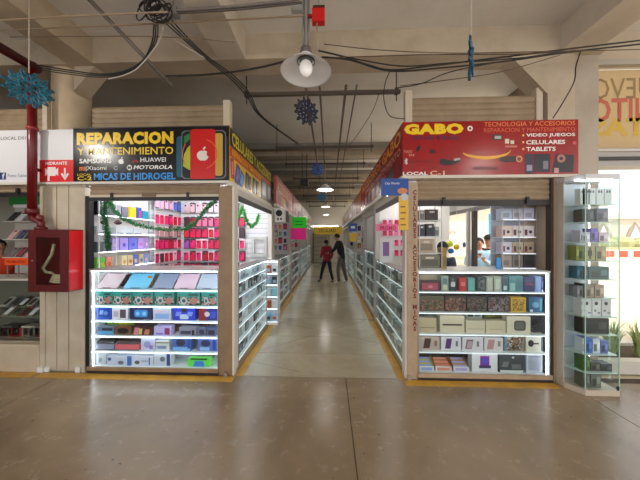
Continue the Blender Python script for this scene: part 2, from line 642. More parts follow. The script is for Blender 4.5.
bf = Fr((0, 3.10, 0))
zt = lambda py: PY(620, py, 3.1).z
ftext('NUEVO', bf, 3.13, 4.05, zt(99), zt(78), -0.001, mat((150, 124, 84), 0.8), ban, mirror=True)
ftext('BONITO', bf, 3.12, 4.25, zt(122), zt(98), -0.001, mat((190, 100, 80), 0.8), ban, mirror=True, bold=0.02)
ftext('PATAS', bf, 3.13, 4.15, zt(136), zt(118), -0.001, mat((206, 170, 70), 0.8), ban, mirror=True, bold=0.03)

# ------------------------------------------------------------------ outdoors beyond the opening
gr = struct(MB().box(2.64, 60, 3.0, 90, -0.25, -0.03).build('ground_outside', mat((226, 212, 184), 0.9, noise=((206, 190, 160), 0.4, 0.6))), 'pale sunlit paving outside')
struct(MB().box(7.0, 40, -30, 3.0, -0.25, -0.03).build('pavement_outside', mat((214, 204, 184), 0.9)), 'pale paving beside the hall')
pl = thing('planter', 'low white concrete planter kerb at the daylight opening', 'planter', (4.4, 3.2, 0))
MB().box(3.1, 6.4, 3.06, 3.16, 0, 0.15).build('front_kerb', mat((206, 198, 184), 0.7), pl)
MB().box(3.06, 6.4, 3.60, 3.70, 0, 0.15).build('back_kerb', mat((206, 198, 184), 0.7), pl)
MB().box(3.06, 6.4, 3.16, 3.60, 0, 0.11).build('soil', mat((86, 68, 48), 0.95), pl)
LEAF = mat((120, 150, 74), 0.6, noise=((176, 190, 120), 20.0, 0.7))
LEAF2 = mat((152, 168, 100), 0.6, noise=((196, 204, 150), 20.0, 0.7))
names = ['spiky long-leaved green plant in the planter, %s from the glass cabinet' % q for q in ('first', 'second', 'third', 'fourth', 'fifth', 'sixth')]
for i in range(6):
    x = 3.22 + i * 0.17; y = 3.30 + 0.12 * (i % 2)
    b = MB()
    for k in range(56):
        a = RND.uniform(0, 2 * math.pi); L = RND.uniform(0.30, 0.50); lean = RND.uniform(0.1, 0.55)
        base = Vector((x + RND.uniform(-.03, .03), y + RND.uniform(-.03, .03), 0.11))
        dirv = Vector((math.cos(a), math.sin(a), 0)); side = Vector((-math.sin(a), math.cos(a), 0)) * 0.009
        n0 = len(b.v)
        for s in range(4):
            t = s / 3
            p = base + dirv * (lean * L * t * t) + Vector((0, 0, L * (t - 0.38 * lean * t * t)))
            ww = side * (1 - t * 0.9)
            b.v += [p - ww, p + ww]
        for s in range(3):
            b.f.append([n0 + 2 * s, n0 + 2 * s + 1, n0 + 2 * s + 3, n0 + 2 * s + 2])
    t_ = thing('planter_plant', names[i], 'plant', (x, y, 0.11), group='spiky plants in the planter')
    stuff(b.build('foliage', LEAF if i % 2 else LEAF2, t_))
    MB().tube([(x, y, 0.10), (x, y, 0.17)], 0.015, 6).build('stem', LEAF, t_)

# pale church-like building across the street
PALE = mat((232, 224, 208), 0.85)
ch = thing('building', 'pale building with pointed arch niches across the sunlit street', 'building', (34, 30, 0))
MB().box(20, 46, 27, 33, -0.03, 3.6).build('wall', mat((206, 196, 180), 0.85), ch)
MB().box(19.8, 46.2, 26.7, 33.2, 3.6, 4.3).build('cornice', mat((236, 232, 224), 0.8), ch)
for k in range(7):
    u = 22.0 + k * 3.2
    fr_ = Fr((u, 27, 0))
    arch = [(-0.85, 0.2), (0.85, 0.2), (0.85, 1.9), (0.55, 2.6), (0.0, 3.2), (-0.55, 2.6), (-0.85, 1.9)]
    w_ = MB().fpoly(fr_, arch, -0.06, 0.0).build('arch_niche', mat((158, 146, 132), 0.85), ch)
    MB().fpoly(fr_, [(-0.6, 1.5), (0.6, 1.5), (0.0, 2.9)], -0.10, -0.06).build('arch_panel', mat((240, 236, 226), 0.8), w_)
lw = thing('boundary_wall', 'low pale roadside wall with red lettered panel across the street', 'wall', (24, 20, 0))
MB().box(12, 40, 19.9, 20.1, -0.03, 0.75).build('wall_body', mat((236, 226, 206), 0.85), lw)
MB().box(12, 40, 19.86, 20.14, 0.75, 0.9).build('coping', mat((196, 176, 130), 0.85), lw)
for k in range(12):
    MB().box(19.2 + k * 1.0, 19.75 + k * 1.0, 19.86, 19.9, 0.15, 0.62).build('red_letter_panel', mat((206, 84, 60), 0.7), lw)
hedge = thing('hedge', 'dusty olive hedge behind the roadside wall', 'hedge', (24, 21.5, 0))
b = MB()
for k in range(60):
    b.ball((13 + k * 0.45, 21.5 + RND.uniform(-.3, .3), 0.8 + RND.uniform(-.1, .35)), RND.uniform(.5, .8), n=8, m=5)
stuff(b.build('foliage', mat((172, 170, 120), 0.9), hedge))

# far storefront wall with a faded banner, seen through the red-signed stall
fs = thing('storefront', 'sunlit cream shopfront with faded banner beyond the red-signed stall', 'storefront', (6.0, 8.3, 0))
MB().box(3.2, 5.7, 8.3, 8.6, -0.03, 4.2).build('wall', mat((240, 230, 208), 0.8), fs)
MB().box(3.3, 5.6, 8.26, 8.3, 1.0, 2.70).build('banner_panel', mat((250, 240, 216), 0.6), fs)
sf = Fr((0, 8.26, 0))
ftext('VENTA', sf, PY(444, 230, 8.26).x, PY(456, 230, 8.26).x, PY(450, 234, 8.26).z, PY(450, 231, 8.26).z, 0, mat((206, 140, 124), 0.7), fs, bold=0.02)
ftext('$', sf, PY(446, 230, 8.26).x, PY(449, 230, 8.26).x, PY(450, 226, 8.26).z, PY(450, 220, 8.26).z, 0, mat((176, 184, 170), 0.7), fs)
MB().box(3.2, 5.7, 8.0, 8.3, 2.72, 2.98).build('awning_fascia', mat((214, 190, 182), 0.7), fs)
ftext('ACCESORIOS   MICAS', Fr((0, 8.0, 0)), 3.3, 5.6, 2.76, 2.94, 0, mat((190, 96, 90), 0.7), fs, bold=0.02)
pb = MB().box(PY(489, 0, 7.6).x, PY(501, 0, 7.6).x + 0.25, 7.58, 7.62, -0.03, PY(490, 214, 7.6).z).build('banner_stand', mat((64, 170, 222), 0.6))
tag(pb, 'sky blue upright banner behind the man in a cap', 'banner')

# ================================================================== STALL BUILDING HELPERS
def fprofile(b, fr, u0, u1, pts):
    """a bar along u whose cross-section is the (d, v) outline."""
    n = len(b.v); k = len(pts)
    b.v += [fr.p(u0, d, v) for d, v in pts] + [fr.p(u1, d, v) for d, v in pts]
    b.f.append([n + i for i in range(k)]); b.f.append([n + k + i for i in reversed(range(k))])
    for i in range(k):
        j = (i + 1) % k
        b.f.append([n + i, n + k + i, n + k + j, n + j])
    return b


def slats(fr, u0, u1, v0, v1, n, material, parent, name='slat'):
    h = (v1 - v0) / n
    for i in range(n):
        v = v0 + i * h
        fprofile(MB(), fr, u0, u1, [(0.012, v), (0.002, v + .0004), (0, v + h * 0.10), (-0.008, v + h * 0.38), (-0.008, v + h * 0.66), (0, v + h * 0.92), (0.002, v + h - .0004), (0.012, v + h)]).build(name, material, parent)


def display_case(label, fr, width, depth, levels, top, led=None, base_m=None, back_m=None, group='lit glass display cases', frame_m=None, pane=True, topmat=None, uprights=False, shelf_m=None, edge=None):
    """glass display with lit shelves; levels = heights of the shelf tops from the bottom up."""
    led = LED if led is None else led; base_m = base_m or SHUTTER; back_m = back_m or WHITE; frame_m = frame_m or ALU
    t = thing('display_case', label, 'display case', fr.p(width / 2, depth / 2, 0), fr.rz, group)
    z0 = levels[0]
    MB().fbox(fr, 0, width, 0, depth, 0.0, z0 - 0.012).build('base', base_m, t)
    MB().fbox(fr, 0, width, depth - 0.012, depth, z0 - 0.012, top - 0.02).build('back_panel', back_m, t)
    for u in (0, width - 0.012):
        MB().fbox(fr, u, u + 0.012, 0.012, depth - 0.012, z0 - 0.012, top - 0.02).build('side_panel', back_m, t)
    for i, z in enumerate(levels):
        s = MB().fbox(fr, 0.013, width - 0.013, 0.014, depth - 0.013, z - 0.009, z).build('shelf', shelf_m or mat((238, 242, 242), 0.25), t)
        if led is not False:
            MB().fbox(fr, 0.013, width - 0.013, 0.005, 0.0138, z - 0.009, z - .001).build('lit_edge', edge or LEDEDGE, s)
            if i:
                MB().fbox(fr, 0.013, width - 0.013, 0.0145, 0.024, z - 0.0145, z - 0.0095).build('led_strip', led, s)
    if led is not False:
        MB().fbox(fr, 0.013, width - 0.013, 0.02, 0.035, top - 0.034, top - 0.021).build('led_strip', led, t)
        if uprights:
            for u in (0.0125, width - 0.0185):
                MB().fbox(fr, u, u + 0.006, 0.03, 0.036, z0 + 0.002, top - 0.04).build('led_strip', led, t)
    MB().fbox(fr, -0.005, width + 0.005, -0.006, depth, top - 0.02, top).build('counter_top', topmat or frame_m, t)
    if pane:
        MB().fbox(fr, 0.012, width - 0.012, -0.006, -0.001, z0, top - 0.021).build('glass_pane', GLASS, t)
    for u in (0, width - 0.012):
        MB().fbox(fr, u, u + 0.012, -0.006, 0.010, z0 - 0.012, top - 0.02).build('corner_trim', frame_m, t)
    return t


def lamp_tube(label, fr, length, z, strength=60.0, tint=(240, 246, 255)):
    t = thing('tube_lamp', label, 'lamp', fr.p(length / 2, 0, z), fr.rz, 'tube lamps inside the stalls')
    MB().fbox(fr, 0, length, -0.03, 0.03, z + 0.02, z + 0.05).build('fitting', WHITE, t)
    MB().fbox(fr, 0.02, length - 0.02, -0.014, 0.014, z - 0.006, z + 0.02).build('tube', mat(tint, 0.4, emit=strength), t)
    return t


# ================================================================== LEFT STALL (phone repair, black and yellow sign)
SL = thing('market_stall', 'cream metal stall with black phone repair sign at the aisle corner', 'stall', (-2.02, 3.9, 0))
POSTM = mat((156, 128, 98), 0.5, noise=((124, 98, 70), 4.0, 0.7))
MB().box(-1.285, -1.125, 2.87, 2.97, 0, 2.20).build('corner_post', POSTM, SL)
MB().box(-1.125, -1.10, 2.87, 2.99, 0, 2.20).build('corner_post', mat((222, 214, 200), 0.5), SL)
MB().box(-2.945, -2.905, 2.87, 2.97, 0, 2.20).build('side_post', CLAD, SL)
MB().box(-2.905, -2.865, 2.88, 2.95, 0.03, 2.10).build('shutter_guide', BLACK, SL)
MB().box(-2.865, -1.285, 2.86, 2.875, 0.0, 0.035).build('bottom_rail', DARK, SL)
MB().box(-2.865, -1.285, 2.85, 2.875, 0.035, 0.075).build('sill_rail', POSTM, SL)
MB().box(-1.28, -1.20, 2.98, 3.06, 2.90, 3.27).build('upper_post', mat((206, 190, 164), 0.5), SL)
MB().box(-3.0, -1.21, 2.97, 4.88, 2.401, 2.43).build('stall_roof', mat((224, 222, 218), 0.6), SL)
MB().box(-3.0, -2.985, 2.98, 4.88, 0, 2.40).build('side_wall', mat((236, 236, 238), 0.6), SL)
MB().box(-1.18, -1.10, 4.78, 4.90, 0, 2.20).build('far_post', mat((222, 216, 206), 0.5), SL)
MB().box(-1.16, -1.10, 2.99, 4.78, 2.12, 2.20).build('side_header', mat((204, 198, 188), 0.5), SL)
MB().box(-1.13, -1.105, 3.0, 4.78, 2.055, 2.12).build('side_shutter_edge', DARK, SL)
for (x, y) in ((-1.19, 2.86), (-1.11, 2.96)):
    MB().box(x - .02, x + .02, y - .03, y, 0, 0.05).build('floor_bolt', ALU, SL)

shl = thing('roller_shutter', 'half-raised cream roller shutter above the phone repair counter', 'shutter', (-2.07, 2.91, 2.04))
f0 = Fr((0, 2.905, 0))
slats(f0, -2.864, -1.287, 2.115, 2.23, 2, SHUTTER, shl)
MB().box(-2.864, -1.287, 2.885, 2.915, 2.085, 2.115).build('bottom_bar', mat((204, 190, 168), 0.4), shl)
MB().box(-2.864, -1.287, 2.88, 2.92, 2.045, 2.085).build('rubber_edge', BLACK, shl)
for px in (112, 188):
    x = PY(px, 195, 2.88).x
    MB().box(x - .012, x + .012, 2.865, 2.885, 2.07, 2.135).build('lock_tab', DARK, shl)
x = PY(149, 195, 2.88).x
MB().box(x - .08, x + .08, 2.87, 2.885, 2.09, 2.135).build('lock_plate', mat((120, 92, 66), 0.5), shl)

upl = thing('slatted_cladding', 'cream slatted metal cladding above the black repair sign', 'cladding', (-2.07, 3.0, 2.9))
slats(Fr((0, 3.0, 0)), -2.93, -1.285, 2.901, 3.22, 5, SHUTTER, upl)
MB().box(-2.93, -1.285, 3.012, 3.05, 2.9, 3.22).build('backing', SHUTTER, upl)

# ---- black front sign
sg = thing('shop_sign', 'black shop sign reading REPARACION Y MANTENIMIENTO with a red phone', 'sign', (-2.09, 2.9, 2.26))
SY = 2.85
MB().box(-3.02, -1.155, SY, 2.96, 2.262, 2.89).build('panel', mat((16, 14, 20), 0.22), sg)
MB().box(-3.02, -1.155, SY - 0.015, 2.97, 2.235, 2.262).build('bottom_trim', mat((222, 214, 202), 0.4), sg)
MB().box(-3.02, -1.155, SY - 0.006, 2.96, 2.89, 2.90).build('top_trim', mat((70, 60, 54), 0.4), sg)
sf = Fr((0, SY, 0))
X_ = lambda px: PY(px, 150, SY).x
Z_ = lambda px, py: PY(px, py, SY).z
YEL = mat((246, 205, 40), 0.35)
WPR = mat((238, 236, 232), 0.35)
BLU = mat((38, 146, 224), 0.35)
ftext('REPARACION', sf, X_(77), X_(173.5), Z_(125, 144.5), Z_(125, 132), 0, YEL, sg, bold=0.06, space=1.08)
ftext('Y MANTENIMIENTO', sf, X_(77.5), X_(173.5), Z_(125, 154.8), Z_(125, 147.3), 0, YEL, sg, bold=0.012)
ftext('SAMSUNG', sf, X_(79.5), X_(111.5), Z_(95, 163.3), Z_(95, 158.6), 0, WPR, sg, bold=0.03)
fruit_mark(sf, X_(121.3), Z_(121, 161), 0.082, 0, WPR, sg)
for k in range(5):
    a = math.radians(30 + 30 * k)
    MB().fdisc(sf, X_(135.5) + 0.026 * math.cos(a), Z_(135, 163) + 0.026 * math.sin(a), 0.012, 0.012, -0.002, 0, 10).build('petal_mark', mat((206, 40, 38), 0.35), sg)
ftext('HUAWEI', sf, X_(140.5), X_(166), Z_(150, 162), Z_(150, 157.5), 0, WPR, sg, bold=0.01)
ftext('m', sf, X_(79.5), X_(83.6), Z_(82, 170.8), Z_(82, 166.8), 0, mat((236, 110, 40), 0.35), sg, bold=0.03)
MB().fbox(sf, X_(84.1), X_(85.1), -.002, 0, Z_(84, 170.8), Z_(84, 166.6)).build('letter_stroke', mat((236, 110, 40), 0.35), sg)
ftext('|Xiaomi', sf, X_(86), X_(106.5), Z_(95, 171.3), Z_(95, 166), 0, WPR, sg)
MB().fring(sf, X_(116), Z_(116, 168), 0.018, 0.027, -0.002, 0, 18, 0.4, 2 * math.pi - 0.3).build('letter_mark', mat((150, 160, 170), 0.35), sg)
MB().fdisc(sf, X_(129.5), Z_(129, 167.6), 0.032, 0.032, -0.0015, 0, 20).build('round_mark', WPR, sg)
ftext('M', sf, X_(128.1), X_(130.9), Z_(129, 169.4), Z_(129, 166), -0.0015, BLACK, sg, bold=0.01)
ftext('MOTOROLA', sf, X_(133.5), X_(172.5), Z_(150, 169.2), Z_(150, 165.2), 0, WPR, sg, bold=0.03, shear=0.2)
ftext('LOCAL', sf, X_(77.5), X_(91.5), Z_(84, 175.8), Z_(84, 173.6), 0, YEL, sg, bold=0.005)
ftext('C-2', sf, X_(77.5), X_(92), Z_(84, 180.4), Z_(84, 176.4), 0, YEL, sg, bold=0.015)
ftext('MICAS DE HIDROGEL', sf, X_(94), X_(175.5), Z_(135, 179.8), Z_(135, 172.8), 0, BLU, sg, bold=0.03)


def ph(px0, px1, py0, py1, m, d0, nm, r=0.03):
    MB().fpoly(sf, rrect(X_(px0), X_(px1), Z_(200, py1), Z_(200, py0), r, 4), -d0, 0).build(nm, m, sg)


ph(176.5, 184, 136, 177, mat((28, 92, 112), 0.3), 0.001, 'printed_phone')
ph(222, 228.3, 136, 177, mat((44, 30, 62), 0.3), 0.001, 'printed_phone')
ph(181.5, 226, 130.5, 178.8, mat((120, 120, 126), 0.3), 0.0012, 'printed_phone_rim', 0.05)
ph(182.3, 225.2, 131.3, 178, mat((14, 18, 16), 0.3), 0.0015, 'printed_phone', 0.05)
fy = [(X_(183) + 0.0, Z_(200, 166)), (X_(189.5), Z_(200, 170)), (X_(191.5), Z_(200, 169)), (X_(191.5), Z_(200, 144)), (X_(188), Z_(200, 147)), (X_(184.2), Z_(200, 154))]
MB().fpoly(sf, fy, -0.002, 0).build('printed_wallpaper', mat((176, 190, 60), 0.3), sg)
MB().fpoly(sf, [(X_(184), Z_(200, 136)), (X_(190), Z_(200, 133)), (X_(190), Z_(200, 139)), (X_(184), Z_(200, 145))], -0.002, 0).build('printed_wallpaper', mat((40, 120, 60), 0.3), sg)
ph(214.5, 222.8, 133.5, 176, mat((198, 160, 70), 0.3), 0.002, 'printed_phone', 0.03)
ph(190.3, 215.5, 129.2, 179, mat((206, 26, 22), 0.28), 0.0025, 'printed_red_phone', 0.035)
MB().fring(sf, X_(202.5), Z_(202, 154), 0.165, 0.178, -0.0032, 0, 30, -1.3, 1.3).build('printed_ring', mat((226, 92, 56), 0.3), sg)
MB().fring(sf, X_(200), Z_(202, 154), 0.20, 0.21, -0.0032, 0, 30, math.pi - 0.6, math.pi + 0.6).build('printed_ring', mat((226, 92, 56), 0.3), sg)
fruit_mark(sf, X_(203), Z_(203, 154.5), 0.165, -0.0026, mat((232, 222, 214), 0.3), sg)

# ---- yellow side sign over the aisle
ss = thing('shop_sign', 'yellow shop sign CELULARES Y ACCESORIOS along the aisle side of repair stall', 'sign', (-1.2, 3.9, 2.26))
SX = -1.15
s2 = Fr((SX, 2.862, 0), math.pi / 2)
LEN = 2.09
MB().fbox(s2, 0, LEN, 0, 0.05, 2.262, 2.89).build('panel', mat((238, 196, 30), 0.3), ss)
MB().fbox(s2, 0, LEN, -0.012, 0.05, 2.21, 2.262).build('bottom_trim', mat((226, 220, 210), 0.4), ss)
MB().fbox(s2, 0, LEN, -0.004, 0.0, 2.68, 2.885).build('black_band', mat((22, 20, 18), 0.3), ss)
MB().fbox(s2, 0, LEN, -0.004, 0.0, 2.555, 2.672).build('red_band', mat((216, 66, 24), 0.3), ss)
ftext('CELULARES Y ACCESORIOS', s2, 0.05, 2.03, 2.70, 2.865, -0.004, mat((226, 206, 60), 0.3), ss, bold=0.03)
ftext('REPARACION Y MANTENIMIENTO', s2, 0.06, 1.5, 2.575, 2.655, -0.004, mat((246, 206, 60), 0.3), ss, bold=0.01)
for k, (u, v, ww, hh, tl, cc) in enumerate(((0.05, 2.30, 0.10, 0.24, -8, (180, 50, 80)), (0.17, 2.29, 0.13, 0.25, 14, (70, 60, 150)), (0.33, 2.29, 0.13, 0.22, 24, (40, 110, 190)), (0.62, 2.29, 0.12, 0.23, 6, (40, 30, 30)), (0.80, 2.29, 0.10, 0.20, -5, (60, 40, 34)), (1.0, 2.28, 0.13, 0.24, 4, (34, 30, 40)), (1.22, 2.29, 0.12, 0.22, 0, (70, 54, 40)), (1.55, 2.28, 0.34, 0.34, 0, (120, 116, 124)), (2.0, 2.28, 0.36, 0.34, 0, (92, 88, 100)))):
    u *= .86
    ca, sa = math.cos(math.radians(tl)), math.sin(math.radians(tl))
    q = [(u + (x * ca + y * sa), v + (-x * sa + y * ca)) for x, y in ((0, 0), (ww, 0), (ww, hh), (0, hh))]
    p_ = MB().fpoly(s2, q, -0.003 - 0.0008 * k, 0).build('printed_phone', mat(cc, 0.3), ss)
    q2 = [(u + (x * ca + y * sa), v + (-x * sa + y * ca)) for x, y in ((ww * .2, hh * .2), (ww * .8, hh * .2), (ww * .8, hh * .85), (ww * .2, hh * .85))]
    MB().fpoly(s2, q2, -0.0035 - 0.0008 * k, 0).build('printed_screen', mat((min(cc[0] + 60, 255), min(cc[1] + 70, 255), min(cc[2] + 70, 255)), 0.3), p_)

# ---- front display case
LEV = [PY(152, y, 2.9).z for y in (367.5, 352.2, 336.6, 321.2, 306.2, 290.0)]
LTOP = PY(152, 269, 2.9).z
LX0, LX1 = -2.857, -1.293
lf = Fr((LX0, 2.885, 0))
display_case('tall lit glass display case across the phone repair stall front', lf, LX1 - LX0, 0.42, LEV, LTOP, uprights=True)


def onshelf(px0, px1, lev, levels, X0, depth=0.05, base=2.885):
    y = base + depth
    a, b_ = max(PY(px0, 300, y).x, X0 + .026), min(PY(px1, 300, y).x, LX1 - .026)
    return Fr((a, y, levels[lev] + 0.0005)), b_ - a


SHN = {5: 'top', 4: 'second', 3: 'third', 2: 'fourth', 1: 'fifth', 0: 'bottom'}
REPC = 'in repair stall front case'
# level 5 : leaning tablet covers
for i, (a, b_, cc, nm) in enumerate(((95, 117, (236, 208, 216), 'pale pink'), (123, 147, (120, 206, 246), 'sky blue'), (152, 172, (150, 160, 190), 'slate blue'), (173.5, 194.5, (246, 206, 226), 'rose pink'), (196, 217, (206, 216, 236), 'icy blue'))):
    fr_, w_ = onshelf(a, b_, 5, LEV, LX0, 0.06)
    fr_ = Fr(fr_.o + Vector((0, 0, .0095)), 0, 0.75)
    t = thing('tablet_cover', '%s tablet cover leaning on the top shelf %s' % (nm, REPC), 'tablet cover', fr_.p(w_ / 2, 0, 0), 0, 'leaning tablet covers')
    MB().fpoly(fr_, rrect(0, w_, 0, 0.235, 0.015, 3), 0, 0.012).build('cover', mat(cc, 0.4), t)
    MB().fbox(fr_, w_ * 0.12, w_ * 0.88, -0.002, 0, 0.215, 0.225).build('printed_line', mat((60, 60, 80), 0.5), t)
    MB().fbox(fr_, w_ * 0.3, w_ * 0.7, -0.004, 0, 0.0, 0.006).build('clasp', mat((40, 40, 46), 0.4), t)
for i, (a, b_, cc, nm, dd) in enumerate(((92, 121, (120, 116, 130), 'grey', 0.26), (148, 151.5, (206, 140, 30), 'orange', 0.16), (119, 126, (90, 60, 76), 'plum', 0.22), (172, 175, (120, 40, 90), 'magenta', 0.2), (186, 215, (150, 156, 170), 'pale grey', 0.27), (128, 150, (90, 110, 140), 'steel blue', 0.28))):
    fr_, w_ = onshelf(a, b_, 5, LEV, LX0, dd)
    product('accessory_box', '%s upright box behind covers, top shelf %s' % (nm, REPC), 'box', 'boxes in the repair stall case', fr_, w_, 0.14, 0.05, mat(cc, 0.4))
# level 4 : six teal boxes with pictures
TEALP = printmat(((40, 130, 124), (70, 170, 160), (206, 190, 184), (40, 30, 34), (190, 90, 80), (120, 190, 186)), 34, seed=3)
for i, (a, b_) in enumerate(((93, 112), (112.5, 131.5), (132.5, 153), (154.5, 174), (177, 200), (201.5, 217))):
    fr_, w_ = onshelf(a, b_, 4, LEV, LX0, 0.06)
    product('headphone_box', 'teal picture box, %s from the black post, second shelf %s' % (ORD[i], REPC), 'box', 'six teal boxes', fr_, w_, 0.165, 0.12, mat((44, 140, 130), 0.35), (('rect', 0.03, 0.04, 0.94, 0.58, TEALP), ('disc', 0.15, 0.1, 0.3, 0.5, mat((206, 206, 210), 0.4)), ('disc', 0.22, 0.2, 0.16, 0.28, mat((60, 90, 100), 0.4)), ('disc', 0.55, 0.08, 0.34, 0.5, mat((196, 130, 120), 0.4)), ('rect', 0.5, 0.72, 0.4, 0.12, mat((30, 60, 60), 0.4))))
# level 3
RB = [
    (91, 111, 0.155, (40, 92, 200), 'bright blue', (('rect', .08, .2, .84, .6, mat((30, 70, 170), .35)), ('slant', .2, .35, .3, .3, mat((150, 190, 240), .35)), ('disc', .5, .3, .3, .3, mat((110, 150, 230), .35)))),
    (112, 128, 0.15, (226, 220, 226), 'white and mauve', (('rect', .5, .12, .36, .6, mat((96, 72, 84), .35)), ('rect', .1, .2, .3, .4, mat((190, 176, 190), .35)))),
    (130, 152, 0.16, (26, 34, 84), 'navy gamepad', (('round', .2, .2, .6, .5, mat((60, 150, 230), .35)), ('disc', .26, .3, .18, .28, mat((150, 206, 250), .35)), ('disc', .56, .3, .18, .28, mat((150, 206, 250), .35)))),
    (153, 171, 0.15, (206, 206, 232), 'pale lilac', (('rect', .1, .1, .8, .35, mat((150, 180, 236), .35)), ('rect', .1, .6, .6, .1, mat((226, 190, 206), .35)))),
    (173.5, 195, 0.16, (36, 56, 206), 'royal blue emblem', (('disc', .36, .55, .28, .36, BLACK), ('round', .3, .08, .4, .34, mat((206, 216, 240), .35)), ('slant', .08, .3, .3, .3, mat((130, 150, 240), .35)), ('slant', .62, .3, .3, .3, mat((130, 150, 240), .35)))),
    (199, 217, 0.135, (40, 40, 130), 'red and indigo', (('rect', .0, .0, .4, 1, mat((150, 30, 40), .35)), ('disc', .3, .3, .3, .4, mat((226, 206, 220), .35)), ('rect', .62, .2, .3, .5, mat((60, 80, 200), .35)))),
]
for a, b_, h, cc, nm, arts in RB:
    fr_, w_ = onshelf(a, b_, 3, LEV, LX0, 0.06)
    product('gadget_box', '%s gadget box on the third shelf %s' % (nm, REPC), 'box', 'boxes in the repair stall case', fr_, w_, min(h * 1.12, .168), 0.10, mat(cc, 0.35), arts)
# level 2
RB = [
    (89, 134, 0.155, 0.17, (130, 176, 40), 'long lime green', (('disc', .5, .45, .12, .4, mat((226, 230, 40), .35)), ('disc', .66, .45, .12, .4, mat((206, 216, 60), .35)), ('rect', .02, .3, .06, .5, mat((40, 90, 40), .35)))),
    (134, 154, 0.15, 0.17, (24, 22, 24), 'black', (('rect', .1, .6, .6, .2, mat((120, 40, 40), .35)),)),
    (97, 114, 0.085, 0.05, (110, 120, 150), 'small steel blue', (('rect', .05, .1, .9, .35, mat((90, 170, 226), .35)), ('rect', .3, .55, .6, .3, mat((40, 44, 60), .35)))),
    (115, 131, 0.09, 0.05, (120, 84, 56), 'small brown oval-print', (('disc', .15, .15, .7, .7, mat((24, 18, 18), .35)), ('rect', .0, .9, 1, .1, mat((150, 60, 50), .35)))),
    (133, 153, 0.09, 0.05, (60, 20, 26), 'small red and black', (('slant', .02, .05, .3, .85, mat((226, 130, 140), .35)), ('slant', .28, .1, .2, .7, mat((226, 200, 120), .35)), ('slant', .55, .1, .3, .6, mat((206, 120, 90), .35)))),
    (154, 171, 0.095, 0.05, (206, 186, 240), 'small lilac', (('rect', .62, .1, .3, .75, mat((150, 50, 110), .35)), ('rect', .1, .12, .45, .16, mat((120, 120, 220), .35)))),
    (160, 206, 0.15, 0.20, (110, 76, 60), 'long brown printed', (('rect', .05, .3, .4, .4, mat((60, 30, 26), .35)), ('rect', .55, .3, .4, .5, mat((50, 40, 46), .35)))),
    (179, 196, 0.09, 0.05, (150, 146, 166), 'small grey gadget', (('rect', .1, .2, .6, .4, mat((60, 56, 90), .35)), ('rect', .75, .1, .15, .6, mat((30, 30, 40), .35)))),
    (197.5, 206, 0.085, 0.05, (110, 110, 140), 'tiny grey and blue', (('rect', .2, .2, .6, .6, mat((46, 50, 80), .35)),)),
    (207, 216, 0.085, 0.05, (90, 100, 140), 'tiny dark blue', (('rect', .15, .15, .7, .6, mat((50, 40, 60), .35)),)),
]
for a, b_, h, dd, cc, nm, arts in RB:
    fr_, w_ = onshelf(a, b_, 2, LEV, LX0, dd)
    product('gadget_box', '%s box on the fourth shelf %s' % (nm, REPC), 'box', 'boxes in the repair stall case', fr_, w_, min(h * 1.12, .168), 0.08, mat(cc, 0.35), arts)
# level 1 : two soft pouches and boxes


def pouch(a, b_, lev, cc, top, label):
    fr_, w_ = onshelf(a, b_, lev, LEV, LX0, 0.05)
    t = thing('speaker_pouch', label, 'pouch', fr_.p(w_ / 2, 0.06, 0), 0, 'soft pouches')
    b = MB()
    fprofile(b, fr_, 0, w_, [(0, 0.004), (0.12, 0.004), (0.12, 0.05), (0.06, 0.09), (0.0, 0.075)])
    b.build('shell', mat(cc, 0.4), t)
    MB().fbox(fr_, 0.0, w_, -0.003, 0.0, 0.0, 0.012).build('trim', mat((90, 90, 100), 0.4), t)
    b = MB(); fprofile(b, fr_, 0.006, w_ - 0.006, [(-0.003, 0.074), (0.06, 0.092), (0.11, 0.062), (0.115, 0.075), (0.07, 0.115), (0.02, 0.10)])
    b.build('flap', mat(top, 0.45), t)


pouch(92, 114, 1, (160, 160, 190), (34, 28, 32), 'grey pouch with black flap on the fifth shelf %s' % REPC)
pouch(115, 139, 1, (236, 110, 120), (56, 20, 24), 'coral pink pouch with dark flap on the fifth shelf %s' % REPC)
RB = [
    (141, 155, 0.14, 0.06, (206, 204, 232), 'lilac sparkle', (('disc', .2, .2, .5, .5, mat((160, 160, 216), .35)), ('rect', .6, .1, .25, .3, mat((150, 120, 190), .35)))),
    (156, 169, 0.11, 0.05, (222, 222, 226), 'white lidded', (('rect', .1, .2, .7, .3, mat((140, 150, 190), .35)), ('rect', .0, .75, 1, .12, mat((150, 140, 110), .35)))),
    (172, 191, 0.145, 0.06, (70, 100, 170), 'steel blue', (('disc', .2, .35, .5, .55, mat((50, 44, 76), .35)), ('rect', .05, .03, .9, .25, mat((130, 180, 236), .35)), ('rect', .82, .2, .14, .7, mat((40, 80, 170), .35)))),
    (198, 217, 0.145, 0.06, (86, 110, 180), 'denim blue', (('disc', .15, .35, .5, .5, mat((50, 50, 90), .35)), ('rect', .1, .05, .5, .25, mat((150, 190, 240), .35)), ('rect', .78, .1, .16, .8, mat((40, 60, 150), .35)))),
]
for a, b_, h, dd, cc, nm, arts in RB:
    fr_, w_ = onshelf(a, b_, 1, LEV, LX0, dd)
    product('gadget_box', '%s box on the fifth shelf %s' % (nm, REPC), 'box', 'boxes in the repair stall case', fr_, w_, min(h * 1.12, .168), 0.1, mat(cc, 0.35), arts)
